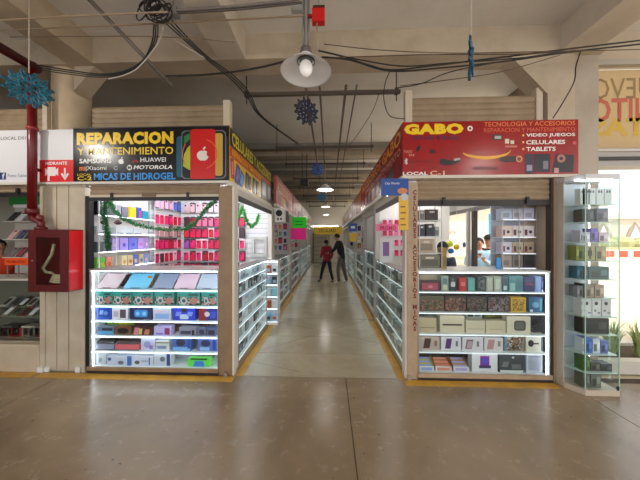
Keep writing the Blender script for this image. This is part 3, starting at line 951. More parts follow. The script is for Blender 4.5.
# level 0
RB = [
    (92, 106, 0.12, 0.06, (196, 196, 206), 'pale grey crumpled', (('slant', .2, .2, .4, .4, mat((140, 140, 150), .35)),)),
    (107, 131, 0.10, 0.05, (206, 208, 226), 'white and blue ended', (('disc', .45, .1, .25, .4, mat((120, 110, 140), .35)), ('rect', .84, .0, .16, 1, mat((60, 110, 190), .35)), ('rect', .05, .5, .12, .3, mat((60, 80, 140), .35)))),
    (132, 153, 0.10, 0.05, (216, 216, 232), 'white earphone', (('disc', .12, .15, .25, .4, mat((90, 90, 100), .35)), ('rect', .45, .4, .3, .2, mat((180, 180, 200), .35)), ('rect', .8, .1, .06, .8, mat((90, 110, 170), .35)))),
    (154, 171, 0.14, 0.06, (206, 206, 220), 'white and indigo edged', (('rect', .74, .0, .2, 1, mat((50, 60, 130), .35)), ('disc', .35, .3, .3, .4, mat((110, 116, 120), .35)))),
    (110, 150, 0.14, 0.22, (186, 186, 196), 'long pale grey', ()),
    (176, 212, 0.145, 0.24, (180, 182, 196), 'wide silver grey', ()),
]
for a, b_, h, dd, cc, nm, arts in RB:
    fr_, w_ = onshelf(a, b_, 0, LEV, LX0, dd)
    product('gadget_box', '%s box on the bottom shelf %s' % (nm, REPC), 'box', 'boxes in the repair stall case', fr_, w_, min(h * 1.12, .168), 0.08, mat(cc, 0.35), arts)
fr_, w_ = onshelf(187, 211, 0, LEV, LX0, 0.05)
t = thing('game_console', 'lime green and blue handheld gadget on the bottom shelf %s' % REPC, 'gadget', fr_.p(w_ / 2, .03, 0))
MB().fpoly(fr_, rrect(0, w_, 0, 0.105, 0.035, 5), 0, 0.05).build('shell', mat((110, 220, 90), 0.4), t)
MB().fpoly(fr_, [(w_ * .26, 0.004), (w_ * .74, 0.004), (w_ * .66, 0.07), (w_ * .34, 0.07)], -0.003, 0).build('face', mat((60, 130, 220), 0.4), t)
MB().fbox(fr_, w_ * .16, w_ * .84, -0.004, 0, 0.085, 0.10).build('top_edge', mat((20, 60, 30), 0.4), t)

# ---- inside: slatted back wall with phone cases
bw = thing('slat_wall', 'white slatted back wall hung with phone cases inside repair stall', 'slat wall', (-2.0, 4.86, 0))
MB().box(-2.94, -1.19, 4.865, 4.879, 0, 2.40).build('backing', mat((200, 200, 202), 0.6), bw)
bf = Fr((0, 4.85, 0))
for i in range(24):
    z = 0.05 + i * 0.097
    MB().box(-2.94, -1.19, 4.845, 4.865, z, z + 0.085).build('slat', mat((238, 238, 240), 0.5), bw)
PINKS = [((236, 40, 110), 'hot pink'), ((250, 120, 160), 'light pink'), ((206, 24, 50), 'red'), ((226, 30, 84), 'crimson'), ((170, 90, 190), 'violet'), ((70, 50, 60), 'black'), ((240, 180, 200), 'blush')]
CARD = mat((238, 226, 230), 0.4)
CARDD = mat((70, 56, 62), 0.4)
CMES = {}


def case_pack(fr, cc, nm, label, w=0.088, h=0.165, dark=False):
    """blister card with a phone case on it, hanging from a hook; meshes shared between alike packs."""
    key = (cc, w, h, dark)
    t = thing('phone_case_pack', label, 'phone case', fr.o, fr.rz, 'phone case packs on the walls')
    if key not in CMES:
        z = Fr((0, 0, 0))
        l = []
        for nm_, b, m in (
            ('card', MB().fpoly(z, [(-w / 2, -h), (w / 2, -h), (w / 2, -0.012), (w * .2, 0), (-w * .2, 0), (-w / 2, -0.012)], -0.002, 0.002), CARDD if dark else CARD),
            ('phone_case', MB().fpoly(z, rrect(-w * .36, w * .36, -h + .012, -0.035, 0.012, 3), -0.014, -0.002), mat(cc, 0.35)),
            ('camera_hole', MB().fpoly(z, rrect(-w * .28, -w * .02, -0.075, -0.045, 0.006, 2), -0.0165, -0.014), mat((46, 36, 44), 0.4)),
            ('hook', MB().fbox(z, -0.003, 0.003, -0.05, 0.03, -0.008, -0.002), ALU)):
            me = bpy.data.meshes.new(nm_)
            me.from_pydata([tuple(p) for p in b.v], [], b.f)
            me.materials.append(m)
            l.append((nm_, me))
        CMES[key] = l
    for nm_, me in CMES[key]:
        o = bpy.data.objects.new(nm_, me)
        COL.objects.link(o)
        o.parent = t
    return t


rowz = [PY(210, y, 4.8).z for y in (207, 221, 232, 243, 255, 266.5)]
for r_, z in enumerate(rowz):
    for k in range(10):
        if r_ == 0 and k > 8:
            continue
        x = -2.78 + k * 0.122
        cc, nm = PINKS[RND.choices(range(7), (6, 3, 4, 5, 1, 2, 2))[0]]
        if r_ == 0:
            cc, nm = ((240, 200, 206), 'blush') if k < 6 else ((90, 120, 190), 'blue')
        case_pack(Fr((x + RND.uniform(-.006, .006), 4.79, z + 0.085)), cc, nm, '%s phone case on repair stall back wall, %s row down, %s from its corner' % (nm, ORD[r_], ORD[k]), w=0.118, h=0.20, dark=RND.random() < .7)
lw_ = thing('slat_wall', 'white slatted side wall of pink phone cases next to the box shelves', 'slat wall', (-2.9, 4.4, 0))
MB().box(-2.984, -2.965, 4.02, 4.84, 0, 2.39).build('backing', mat((200, 200, 202), 0.6), lw_)
for i in range(24):
    z = 0.05 + i * 0.097
    MB().box(-2.965, -2.945, 4.02, 4.84, z, z + 0.085).build('slat', mat((238, 238, 240), 0.5), lw_)
for r_, z in enumerate(rowz):
    for k in range(6):
        y = 4.10 + k * 0.125
        cc, nm = PINKS[RND.choices(range(7), (6, 4, 4, 4, 1, 1, 3))[0]]
        if r_ == 0:
            cc, nm = ((236, 190, 214), 'blush') if k < 4 else ((90, 120, 220), 'blue')
        if r_ == 2:
            cc, nm = (196, 150, 150), 'dusty'
        case_pack(Fr((-2.895, y, z + 0.10), math.pi / 2), cc, nm, '%s phone case on repair stall side wall, %s row down, %s from the shelves' % (nm, ORD[r_], ORD[k]), w=0.118, h=0.20, dark=RND.random() < .5)

# white window frame leaning on the bare slats, seen from the aisle
wf = thing('white_frame', 'empty white frame leaning on the bare slats inside repair stall', 'frame', (-1.33, 4.8, 1.2))
f_ = Fr((0, 4.80, 0))
a0, a1 = PY(252, 240, 4.8).x, -1.20
for u0, u1, v0, v1, nm in ((a0, a1, 1.24, 1.29, 'bottom_bar'), (a0, a1, 1.57, 1.62, 'top_bar'), (a0, a0 + .05, 1.29, 1.57, 'side_bar'), (a1 - .05, a1, 1.29, 1.57, 'side_bar')):
    MB().fbox(f_, u0, u1, -.02, 0.03, v0, v1).build(nm, mat((206, 208, 204), .5), wf)  # light grey: the white frame's shading put into its colour

# glass shelves along the inner side wall
sw = thing('wall_shelf', 'white glass shelf unit with boxes along repair stall side wall', 'shelf', (-2.83, 3.45, 0))
wf2 = Fr((-2.84, 2.98, 0), math.pi / 2)
SWZ = [PX(120, y, -2.85).z for y in (267, 251, 234.5, 217)]
MB().fbox(wf2, 0, 1.0, 0.12, 0.132, 0.9, 2.38).build('back_panel', WHITE, sw)
for z in SWZ:
    s = MB().fbox(wf2, 0, 1.0, 0, 0.119, z - 0.008, z).build('shelf_board', mat((236, 242, 244), 0.25), sw)
    MB().fbox(wf2, 0, 1.0, -0.006, -.0005, z - 0.006, z).build('led_strip', LEDHALF, s)
for u in (0.0, 0.25, 0.99):
    MB().fbox(wf2, u, u + 0.012, -0.008, 0.0, 0.9, 2.38).build('upright', WHITE, sw)
def sideitem(px0, px1, lev, h, cc, label, arts=(), d=0.03, cat='box', nm='accessory_box'):
    a, b_ = PX(px0, 240, -2.86).y, PX(px1, 240, -2.86).y
    fr_ = Fr((-2.84 - d * .6, max(a, 2.985), SWZ[lev] + 0.0005), math.pi / 2)
    product(nm, label, cat, 'boxes on the repair stall wall shelves', fr_, b_ - max(a, 2.985), h, 0.08, mat(cc, 0.4), arts)
WS = 'wall shelf of repair stall'
sideitem(92, 102, 3, 0.19, (30, 28, 34), 'black box on the top %s' % WS, (('disc', .4, .6, .2, .1, mat((230, 230, 226), .4)),))
sideitem(114, 121, 3, 0.16, (150, 150, 160), 'grey box on the top %s' % WS)
sideitem(122, 128, 3, 0.15, (120, 120, 130), 'dark grey card box on the top %s' % WS)
sideitem(129.5, 136, 3, 0.16, (240, 216, 30), 'yellow box on the top %s' % WS)
sideitem(137, 141.5, 3, 0.17, (60, 90, 190), 'blue and pink box on the top %s' % WS, (('rect', .5, .1, .4, .6, mat((240, 80, 140), .4)),))
sideitem(142.5, 148, 3, 0.13, (30, 150, 180), 'teal box on the top %s' % WS)
sideitem(95, 104, 1, 0.13, (90, 96, 104), 'dark grey box on the third %s' % WS)
for k, (a, b_) in enumerate(((112, 119), (120, 128), (129, 137), (138, 143.5), (144, 149))):
    sideitem(a, b_, 1, 0.18, ((186, 160, 226), (170, 150, 226), (120, 130, 226), (190, 160, 226), (176, 150, 214))[k], '%s lilac-blue box from the dark grey one on the third %s' % (ORD[k], WS), (('disc', .3, .3, .4, .3, mat(((230, 190, 230), (90, 80, 200), (70, 100, 220), (210, 110, 190), (230, 200, 230))[k], .4)),))
for k, (a, b_, cc, c2) in enumerate(((93, 99, (140, 220, 90), (40, 60, 40)), (100, 105, (90, 200, 80), (226, 190, 60)), (106, 112, (226, 150, 130), (200, 90, 60)), (122, 127, (236, 226, 190), (220, 180, 90)), (128, 133, (226, 206, 160), (200, 130, 60)), (133.5, 138, (90, 120, 210), (226, 210, 160)), (139, 143.5, (220, 200, 140), (90, 130, 210)), (144, 148.5, (130, 150, 220), (226, 190, 180)))):
    sideitem(a, b_, 0, 0.15, cc, '%s colourful picture box from the front on the lowest %s' % (ORD[k], WS), (('disc', .2, .2, .6, .4, mat(c2, .4)),))
for k, (a, b_) in enumerate(((94, 104), (116, 124), (125, 133), (134, 142))):
    sideitem(a, b_, 2, 0.10, (214, 222, 226), '%s pale clear-wrapped box from the front on the second %s' % (ORD[k], WS), (('rect', .1, .1, .8, .15, mat((120, 124, 130), .4)),))

lamp_tube('white tube lamp under repair stall roof near its front', Fr((-2.75, 3.15, 0)), 1.5, 2.33)
lamp_tube('white tube lamp under repair stall roof near its back', Fr((-2.75, 4.1, 0)), 1.5, 2.33)

# ---- garlands


def garland(pts, label, cc, y, r=0.035, n=900):
    P = [PY(a, b_, y) for a, b_ in pts]
    path = []
    for i in range(len(P) - 1):
        for k in range(10):
            path.append(P[i].lerp(P[i + 1], k / 10))
    path.append(P[-1])
    t = thing('garland', label, 'garland', path[0], 0, 'tinsel garlands')
    MB().tube(path, 0.006, 6).build('cord', mat((30, 80, 40), 0.6), t)
    b = MB()
    for k in range(n):
        p = path[RND.randrange(len(path))]
        d = Vector((RND.gauss(0, 1), RND.gauss(0, 1), RND.gauss(0, 1))).normalized()
        e = d.orthogonal().normalized() * 0.0035
        q = p + d * r * RND.uniform(.6, 1.1); q2 = p + Vector((0.004, 0, 0))
        m = len(b.v)
        b.v += [p - e, p + e, q + e, q - e]
        b.f.append([m, m + 1, m + 2, m + 3])
    stuff(b.build('tinsel', mat(cc, 0.35, spec=0.7), t))


garland([(107, 199), (104, 212), (106, 226), (108, 238), (109, 249)], 'dark green tinsel garland hanging straight down inside repair stall window', (38, 110, 62), 2.99, 0.045)
garland([(109, 200), (114, 210), (122, 218), (135, 224), (150, 228), (168, 230), (186, 229), (196, 222), (204, 212), (210, 205), (216, 201)], 'long green tinsel garland draped across repair stall window', (44, 128, 66), 3.02, 0.036, 1500)
def xgarl(pts, label, cc):
    P = [PX(a, b_, -1.2) for a, b_ in pts]
    return P
_p = [PX(a, b_, -1.22) for a, b_ in ((233, 209), (238, 218), (243, 207), (246, 220), (251, 227), (257, 222), (259, 214))]
t = thing('garland', 'bright green tinsel garland looped in repair stall aisle window', 'garland', _p[0], 0, 'tinsel garlands')
path = []
for i in range(len(_p) - 1):
    for k in range(8):
        path.append(_p[i].lerp(_p[i + 1], k / 8))
MB().tube(path, 0.006, 6).build('cord', mat((30, 100, 40), 0.6), t)
b = MB()
for k in range(900):
    p = path[RND.randrange(len(path))]
    d = Vector((RND.gauss(0, 1), RND.gauss(0, 1), RND.gauss(0, 1))).normalized(); e = d.orthogonal().normalized() * 0.004
    q = p + d * RND.uniform(.02, .045); m = len(b.v)
    b.v += [p - e, p + e, q + e, q - e]; b.f.append([m, m + 1, m + 2, m + 3])
stuff(b.build('tinsel', mat((60, 190, 70), 0.35, spec=0.7), t))
for i, px in enumerate((104.5, 118)):
    c_ = PY(px, 222.5, 3.06)
    t = thing('hanging_bauble', 'brown dome bauble on %s garland strand in repair stall window' % ('the straight' if i == 0 else 'the draped'), 'bauble', c_)
    MB().ball(c_, 0.042, 0.042, 0.03).build('dome', mat((70, 50, 44), 0.25), t, True)
    MB().tube([c_ + Vector((0, 0, .028)), c_ + Vector((0, 0, .10))], 0.003, 5).build('string', ALU, t)

# ---- aisle side display of the left stall
SLV = [0.10, 0.30, 0.49, 0.68, 0.87, 1.05]
PAL = [((226, 228, 232), 'white'), ((190, 206, 214), 'pale blue'), ((120, 150, 160), 'teal grey'), ((90, 96, 106), 'dark grey'), ((206, 196, 206), 'mauve'), ((160, 170, 180), 'silver'), ((60, 62, 72), 'charcoal'), ((214, 206, 190), 'ivory')]


def fill_case(fr, width, levels, n, where, group, pal=PAL, hmin=.10, hmax=.16, d=0.05, arts=True):
    """rows of small boxes, one thing each, on every shelf of a case seen along the aisle."""
    L = len(levels)
    for li, z in enumerate(levels):
        step = (width - 0.06) / n
        for k in range(n):
            cc, nm = RND.choice(pal)
            w_ = step * RND.uniform(.7, .92)
            f2 = fr.at(0.03 + k * step + (step - w_) / 2, d + RND.uniform(0, .015), z + 0.0005)
            h = RND.uniform(hmin, hmax)
            a = (('rect', .12, .12, .76, RND.uniform(.3, .6), mat(RND.choice(pal)[0], .35)),) if arts else ()
            product('accessory_box', '%s box, %s along the %s shelf up in %s' % (nm, ORD[k], ORD[li], where), 'box', group, f2, w_, h, 0.06, mat(cc, .35), a)


lsf = Fr((-1.105, 3.0, 0), math.pi / 2)
display_case('long lit glass display case on repair stall aisle side', lsf, 1.42, 0.165, SLV, 1.22, base_m=ALU, edge=mat((236, 242, 248), .4, emit=.9))
fill_case(lsf, 1.42, SLV, 10, 'repair stall aisle case', 'boxes in the repair stall aisle case')
# small cabinet jutting out at the end
scx0, scx1 = PY(264.5, 290, 4.62).x, PY(278.5, 290, 4.62).x
scf = Fr((scx0, 4.56, 0))
SCL = [0.06, 0.30, 0.52, 0.74, 0.95]
display_case('narrow lit glass cabinet jutting into the aisle beside repair stall', scf, scx1 - scx0, 0.22, SCL, 1.19, frame_m=WHITE, base_m=WHITE)
SCI = [((150, 206, 226), 'sky blue'), ((190, 200, 230), 'pale violet'), ((60, 60, 70), 'charcoal'), ((206, 90, 40), 'orange'), ((230, 230, 236), 'white')]
for li, z in enumerate(SCL):
    for k in range(2):
        cc, nm = SCI[(li * 2 + k) % 5] if li != 1 else SCI[3 if k == 0 else 4]
        product('accessory_box', '%s box, %s on %s shelf up in narrow aisle cabinet' % (nm, ORD[k], ORD[li]), 'box', 'boxes in the narrow aisle cabinet', scf.at(0.03 + k * .115, 0.04, z + .0005), 0.09, 0.14, 0.06, mat(cc, .35), (('rect', .15, .2, .7, .4, mat(SCI[(li + k + 2) % 5][0], .35)),))

# ================================================================== RIGHT STALL (red sign)
SR = thing('market_stall', 'cream metal stall with red video game sign at the aisle corner', 'stall', (1.67, 3.9, 0))
PM2 = mat((184, 160, 132), 0.5, noise=((152, 124, 96), 4.0, 0.7))
MB().box(0.865, 0.885, 2.88, 2.99, 0, 2.235).build('corner_post', mat((222, 212, 198), 0.5), SR)
cp = MB().box(0.885, 1.005, 2.87, 2.97, 0, 2.235).build('corner_post', PM2, SR)
ftext('\n'.join('CELULARES ACCESORIOS MICAS'), Fr((0, 2.87, 0)), 0.945, 0.997, PY(414, 331, 2.87).z, PY(414, 190, 2.87).z, 0, mat((120, 22, 26), 0.5), cp, bold=0.045, align='CENTER', line=0.9)
MB().box(2.475, 2.50, 2.88, 2.95, 0.03, 2.26).build('shutter_guide', mat((60, 50, 44), 0.5), SR)
MB().box(2.50, 2.585, 2.87, 2.945, 0, 2.265).build('side_post', mat((176, 152, 126), 0.5), SR)
MB().box(1.005, 2.475, 2.855, 2.875, 0.0, 0.03).build('bottom_rail', DARK, SR)
MB().box(1.005, 2.475, 2.85, 2.875, 0.03, 0.075).build('sill_rail', PM2, SR)
MB().box(0.90, 0.98, 2.98, 3.06, 2.91, 3.34).build('upper_post', mat((206, 190, 170), 0.5), SR)
MB().box(2.40, 2.47, 2.98, 3.06, 2.91, 3.34).build('upper_post', mat((206, 190, 170), 0.5), SR)
MB().box(0.90, 2.50, 2.97, 4.88, 2.40, 2.43).build('stall_roof', mat((224, 222, 218), 0.6), SR)
MB().box(0.90, 2.30, 4.86, 4.88, 0, 2.40).build('back_wall', mat((238, 232, 222), 0.6), SR)
MB().box(0.88, 0.96, 4.78, 4.90, 0, 2.22).build('far_post', mat((200, 194, 186), 0.5), SR)
MB().box(0.88, 0.94, 2.99, 4.78, 2.14, 2.235).build('side_header', mat((196, 190, 180), 0.5), SR)
MB().box(0.885, 0.91, 3.0, 4.78, 2.07, 2.14).build('side_shutter_edge', DARK, SR)
MB().box(2.44, 2.50, 2.97, 6.3, 2.06, 2.12).build('outer_header', mat((120, 112, 106), 0.5), SR)
MB().box(2.44, 2.50, 2.97, 6.3, 2.12, 2.40).build('outer_fascia', mat((206, 196, 190), 0.5), SR)
MB().box(2.44, 2.50, 4.30, 4.38, 0, 2.06).build('outer_post', mat((70, 60, 54), 0.5), SR)
MB().box(2.40, 2.44, 4.40, 4.47, 0, 2.06).build('outer_post', mat((190, 184, 176), 0.5), SR)
for (x, y) in ((0.90, 2.86), (0.88, 2.95)):
    MB().box(x - .02, x + .02, y - .03, y, 0, 0.05).build('floor_bolt', ALU, SR)

shr = thing('roller_shutter', 'half-raised cream roller shutter under the red sign', 'shutter', (1.74, 2.91, 1.97))
slats(f0, 1.007, 2.473, 2.03, 2.265, 4, SHUTTER, shr)
MB().box(1.007, 2.473, 2.885, 2.92, 1.965, 2.03).build('bottom_bar', mat((44, 34, 30), 0.5), shr)
for px in (444, 528):
    x = PY(px, 200, 2.87).x
    MB().box(x - .016, x + .016, 2.865, 2.885, 1.985, 2.06).build('lock_tab', BLACK, shr)
upr = thing('slatted_cladding', 'cream slatted metal cladding above the red sign', 'cladding', (1.7, 3.0, 2.91))
slats(Fr((0, 3.0, 0)), 0.985, 2.395, 2.911, 3.26, 5, SHUTTER, upr)
MB().box(0.985, 2.395, 3.012, 3.05, 2.911, 3.26).build('backing', SHUTTER, upr)

# ---- red front sign
rs = thing('shop_sign', 'red shop sign reading GABO with video games celulares and tablets', 'sign', (1.79, 2.9, 2.3))
RED = mat((160, 16, 22), 0.25, noise=((128, 10, 16), 2.5, 0.6))
MB().box(0.832, 2.74, SY, 2.96, 2.302, 2.905).build('panel', RED, rs)
MB().box(0.832, 2.74, SY - 0.012, 2.97, 2.27, 2.302).build('bottom_trim', mat((214, 204, 190), 0.4), rs)
Zr = lambda px, py: PY(px, py, SY).z
ORG = mat((240, 130, 70), 0.35)
ftext('GABO', sf, X_(404), X_(463.5), Zr(434, 134.5), Zr(434, 123.6), 0, mat((244, 206, 30), 0.35), rs, bold=0.07, space=1.1)
ftext('C-1', sf, X_(430), X_(444.5), Zr(437, 175.6), Zr(437, 170.8), 0, mat((240, 200, 160), 0.35), rs, bold=0.01)
ftext('LOCAL', sf, X_(402.8), X_(428), Zr(415, 175.3), Zr(415, 171.8), 0, WPR, rs, bold=0.03)
ftext('SPORTING', sf, X_(412), X_(458), Zr(435, 140), Zr(435, 136), 0, mat((70, 26, 76), 0.4), rs, bold=0.02)
ftext('TODO', sf, X_(403.5), X_(412), Zr(408, 152.8), Zr(408, 150.5), 0, mat((240, 170, 160), 0.4), rs)
ftext('EN', sf, X_(409), X_(414), Zr(411, 156.2), Zr(411, 154), 0, mat((240, 170, 160), 0.4), rs)
# bluetooth rune
bx, bz, bh = X_(406), Zr(406, 161.5), 0.034
for p, q in (((-.5, .5), (.5, -.5)), ((.5, -.5), (0, -1)), ((0, -1), (0, 1)), ((0, 1), (.5, .5)), ((.5, .5), (-.5, -.5))):
    MB().tube([sf.p(bx + p[0] * bh, -0.002, bz + p[1] * bh), sf.p(bx + q[0] * bh, -0.002, bz + q[1] * bh)], 0.004, 4).build('rune_stroke', WPR, rs)
ftext('Bluetooth', sf, X_(409), X_(432), Zr(420, 163), Zr(420, 159.5), 0, mat((96, 14, 26), 0.4), rs)
MB().fring(sf, X_(470), Zr(470, 128.5), 0.014, 0.03, -0.002, 0, 18).build('round_mark', WPR, rs)
ftext('TECNOLOGIA Y ACCESORIOS', sf, X_(484), X_(575), Zr(530, 126), Zr(530, 121.5), 0, ORG, rs, bold=0.005)
ftext('REPARACION Y MANTENIMIENTO', sf, X_(484), X_(575), Zr(530, 131.8), Zr(530, 127.6), 0, mat((226, 104, 70), 0.35), rs)
for k, (s_, x1, y0) in enumerate((('VIDEO JUEGOS', 575, 133.2), ('CELULARES', 565, 140), ('TABLETS', 555.5, 146.8))):
    ftext(s_, sf, X_(526), X_(x1), Zr(550, y0 + 4.2), Zr(550, y0), 0, WPR, rs, bold=0.025)
    MB().fdisc(sf, X_(523.2), Zr(523, y0 + 2.2), 0.012, 0.014, -0.002, 0, 5).build('star_bullet', mat((250, 190, 110), 0.35), rs)
# printed gadgets: controller, headset, consoles, little boxes, golden swoosh
def rpoly(pts, cc, nm, d=-0.002):
    MB().fpoly(sf, [(X_(a), Zr(a, b_)) for a, b_ in pts], d, 0).build(nm, mat(cc, 0.35), rs)
rpoly([(439, 163), (444, 165.5), (452, 165), (460, 162), (459, 158.5), (452, 160.5), (441, 158.5)], (22, 18, 20), 'printed_gadget')
rpoly([(454, 161), (460, 160), (460, 158), (454, 158.6)], (190, 180, 180), 'printed_gadget', -0.003)
rpoly([(416, 152), (419, 151), (421, 146), (417, 146)], (30, 20, 24), 'printed_gadget')
rpoly([(430, 153), (436, 153.5), (435, 150), (429, 149.5)], (60, 16, 20), 'printed_gadget')
rpoly([(493, 140), (502, 140), (502, 134.5), (492, 135)], (30, 28, 32), 'printed_gadget')
rpoly([(494.5, 139), (501, 139), (501, 136), (494.5, 136)], (190, 184, 180), 'printed_gadget', -0.003)
rpoly([(505, 143.5), (509, 143.5), (509, 139), (505, 139)], (220, 206, 190), 'printed_gadget')
rpoly([(510.5, 144), (514, 144), (514, 140.5), (510.5, 140.5)], (220, 206, 190), 'printed_gadget')
rpoly([(505, 147.5), (517, 147.5), (517, 145.5), (505, 145.5)], (196, 110, 90), 'printed_gadget')
rpoly([(499, 161), (506, 162.5), (516, 161.5), (516, 156), (500, 157)], (40, 12, 16), 'printed_gadget')
MB().fring(sf, X_(519), Zr(519, 159), 0.022, 0.036, -0.002, 0, 16).build('round_mark', mat((206, 160, 110), 0.4), rs)
rpoly([(525, 173.5), (533.5, 173.5), (533.5, 154), (525, 154)], (44, 40, 62), 'printed_gadget')
rpoly([(526.5, 171), (532, 171), (532, 165), (526.5, 165)], (150, 150, 170), 'printed_gadget', -0.003)
rpoly([(534.5, 172), (550, 172), (550, 154), (534.5, 154)], (30, 26, 40), 'printed_gadget')
rpoly([(543, 169), (548, 169), (548, 161), (543, 161)], (130, 120, 130), 'printed_gadget', -0.003)
rpoly([(552, 172), (573, 172), (574, 155), (556, 154)], (36, 24, 30), 'printed_gadget')
MB().fring(sf, X_(561), Zr(561, 158.5), 0.02, 0.045, -0.003, 0, 16).build('printed_headset', mat((176, 120, 110), 0.4), rs)
rpoly([(554, 173), (558.5, 173), (558.5, 168), (554, 168)], (196, 150, 140), 'printed_gadget', -0.003)
sw_pts = []
for k in range(15):
    a = math.radians(200 + 160 * k / 14)
    sw_pts.append((X_(486) + 0.27 * math.cos(a), Zr(486, 150) + 0.105 * math.sin(a)))
for k in range(15):
    a = math.radians(360 - 160 * k / 14)
    sw_pts.append((X_(486) + 0.265 * math.cos(a), Zr(486, 150) + 0.07 * math.sin(a)))
MB().fpoly(sf, sw_pts, -0.002, 0).build('printed_swoosh', mat((240, 176, 40), 0.35), rs)
rpoly([(472, 170), (498, 170), (497, 167), (474, 166.5)], (110, 12, 24), 'printed_gadget')
MB().fdisc(sf, X_(565) + 0.1, Zr(570, 143), 0.02, 0.02, -0.0005, 0, 8).build('printed_dot', mat((200, 80, 90), 0.3), rs)

# ---- red side sign along the aisle
r2 = thing('shop_sign', 'long red shop sign ACCESORIOS along the aisle side of the red-signed stall', 'sign', (0.85, 4.6, 2.3))
RLEN = 3.6
rf2 = Fr((0.83, 2.862 + RLEN, 0), -math.pi / 2)
MB().fbox(rf2, 0, RLEN, 0, 0.04, 2.302, 2.905).build('panel', RED, r2)
MB().fbox(rf2, 0, RLEN, -0.012, 0.05, 2.24, 2.302).build('bottom_trim', mat((222, 216, 206), 0.4), r2)
ftext('ACCESORIOS GABO', rf2, 0.2, RLEN - 0.06, 2.70, 2.87, 0, mat((236, 150, 40), 0.35), r2, bold=0.03)
ftext('REPARACION Y MANTENIMIENTO', rf2, 0.7, RLEN - 0.08, 2.57, 2.66, 0, mat((226, 150, 150), 0.35), r2, bold=0.005)
for k in range(7):
    u = 0.25 + k * 0.45
    p_ = MB().fpoly(rf2, rrect(u, u + .26, 2.33, 2.53, .02, 2), -0.003, 0).build('printed_gadget', mat(((60, 30, 36), (150, 60, 60), (90, 40, 50), (190, 120, 110))[k % 4], 0.35), r2)
    MB().fbox(rf2, u + .05, u + .2, -0.005, 0, 2.38, 2.48).build('printed_screen', mat(((150, 140, 150), (226, 190, 170), (60, 50, 60), (120, 40, 40))[k % 4], 0.35), p_)

# ---- front display case
RLV = [PY(485, y, 2.9).z for y in (374.0, 352.6, 334.6, 313.0, 292.0)]
RTOP = PY(485, 270.5, 2.9).z
rf = Fr((1.012, 2.885, 0))
dcr = display_case('wide lit glass display case across the red-signed stall front', rf, 1.456, 0.42, RLV, RTOP, led=mat((236, 240, 250), .4, emit=4.5), edge=DIMEDGE, back_m=mat((84, 86, 84), 0.5), topmat=mat((226, 230, 230), 0.3))
MB().fbox(rf, 1.428, 1.436, 0.014, 0.022, RLV[0] + .002, RTOP - .04).build('led_strip', LEDHALF, dcr)
REDC = 'in red-signed stall front case'


def rshelf(px0, px1, lev, d):
    y = 2.885 + d
    a, b_ = max(PY(px0, 300, y).x, 1.028), min(PY(px1, 300, y).x, 2.437)
    return Fr((a, y, RLV[lev] + .0005)), b_ - a


def W(*c):
    return mat(c, .35)


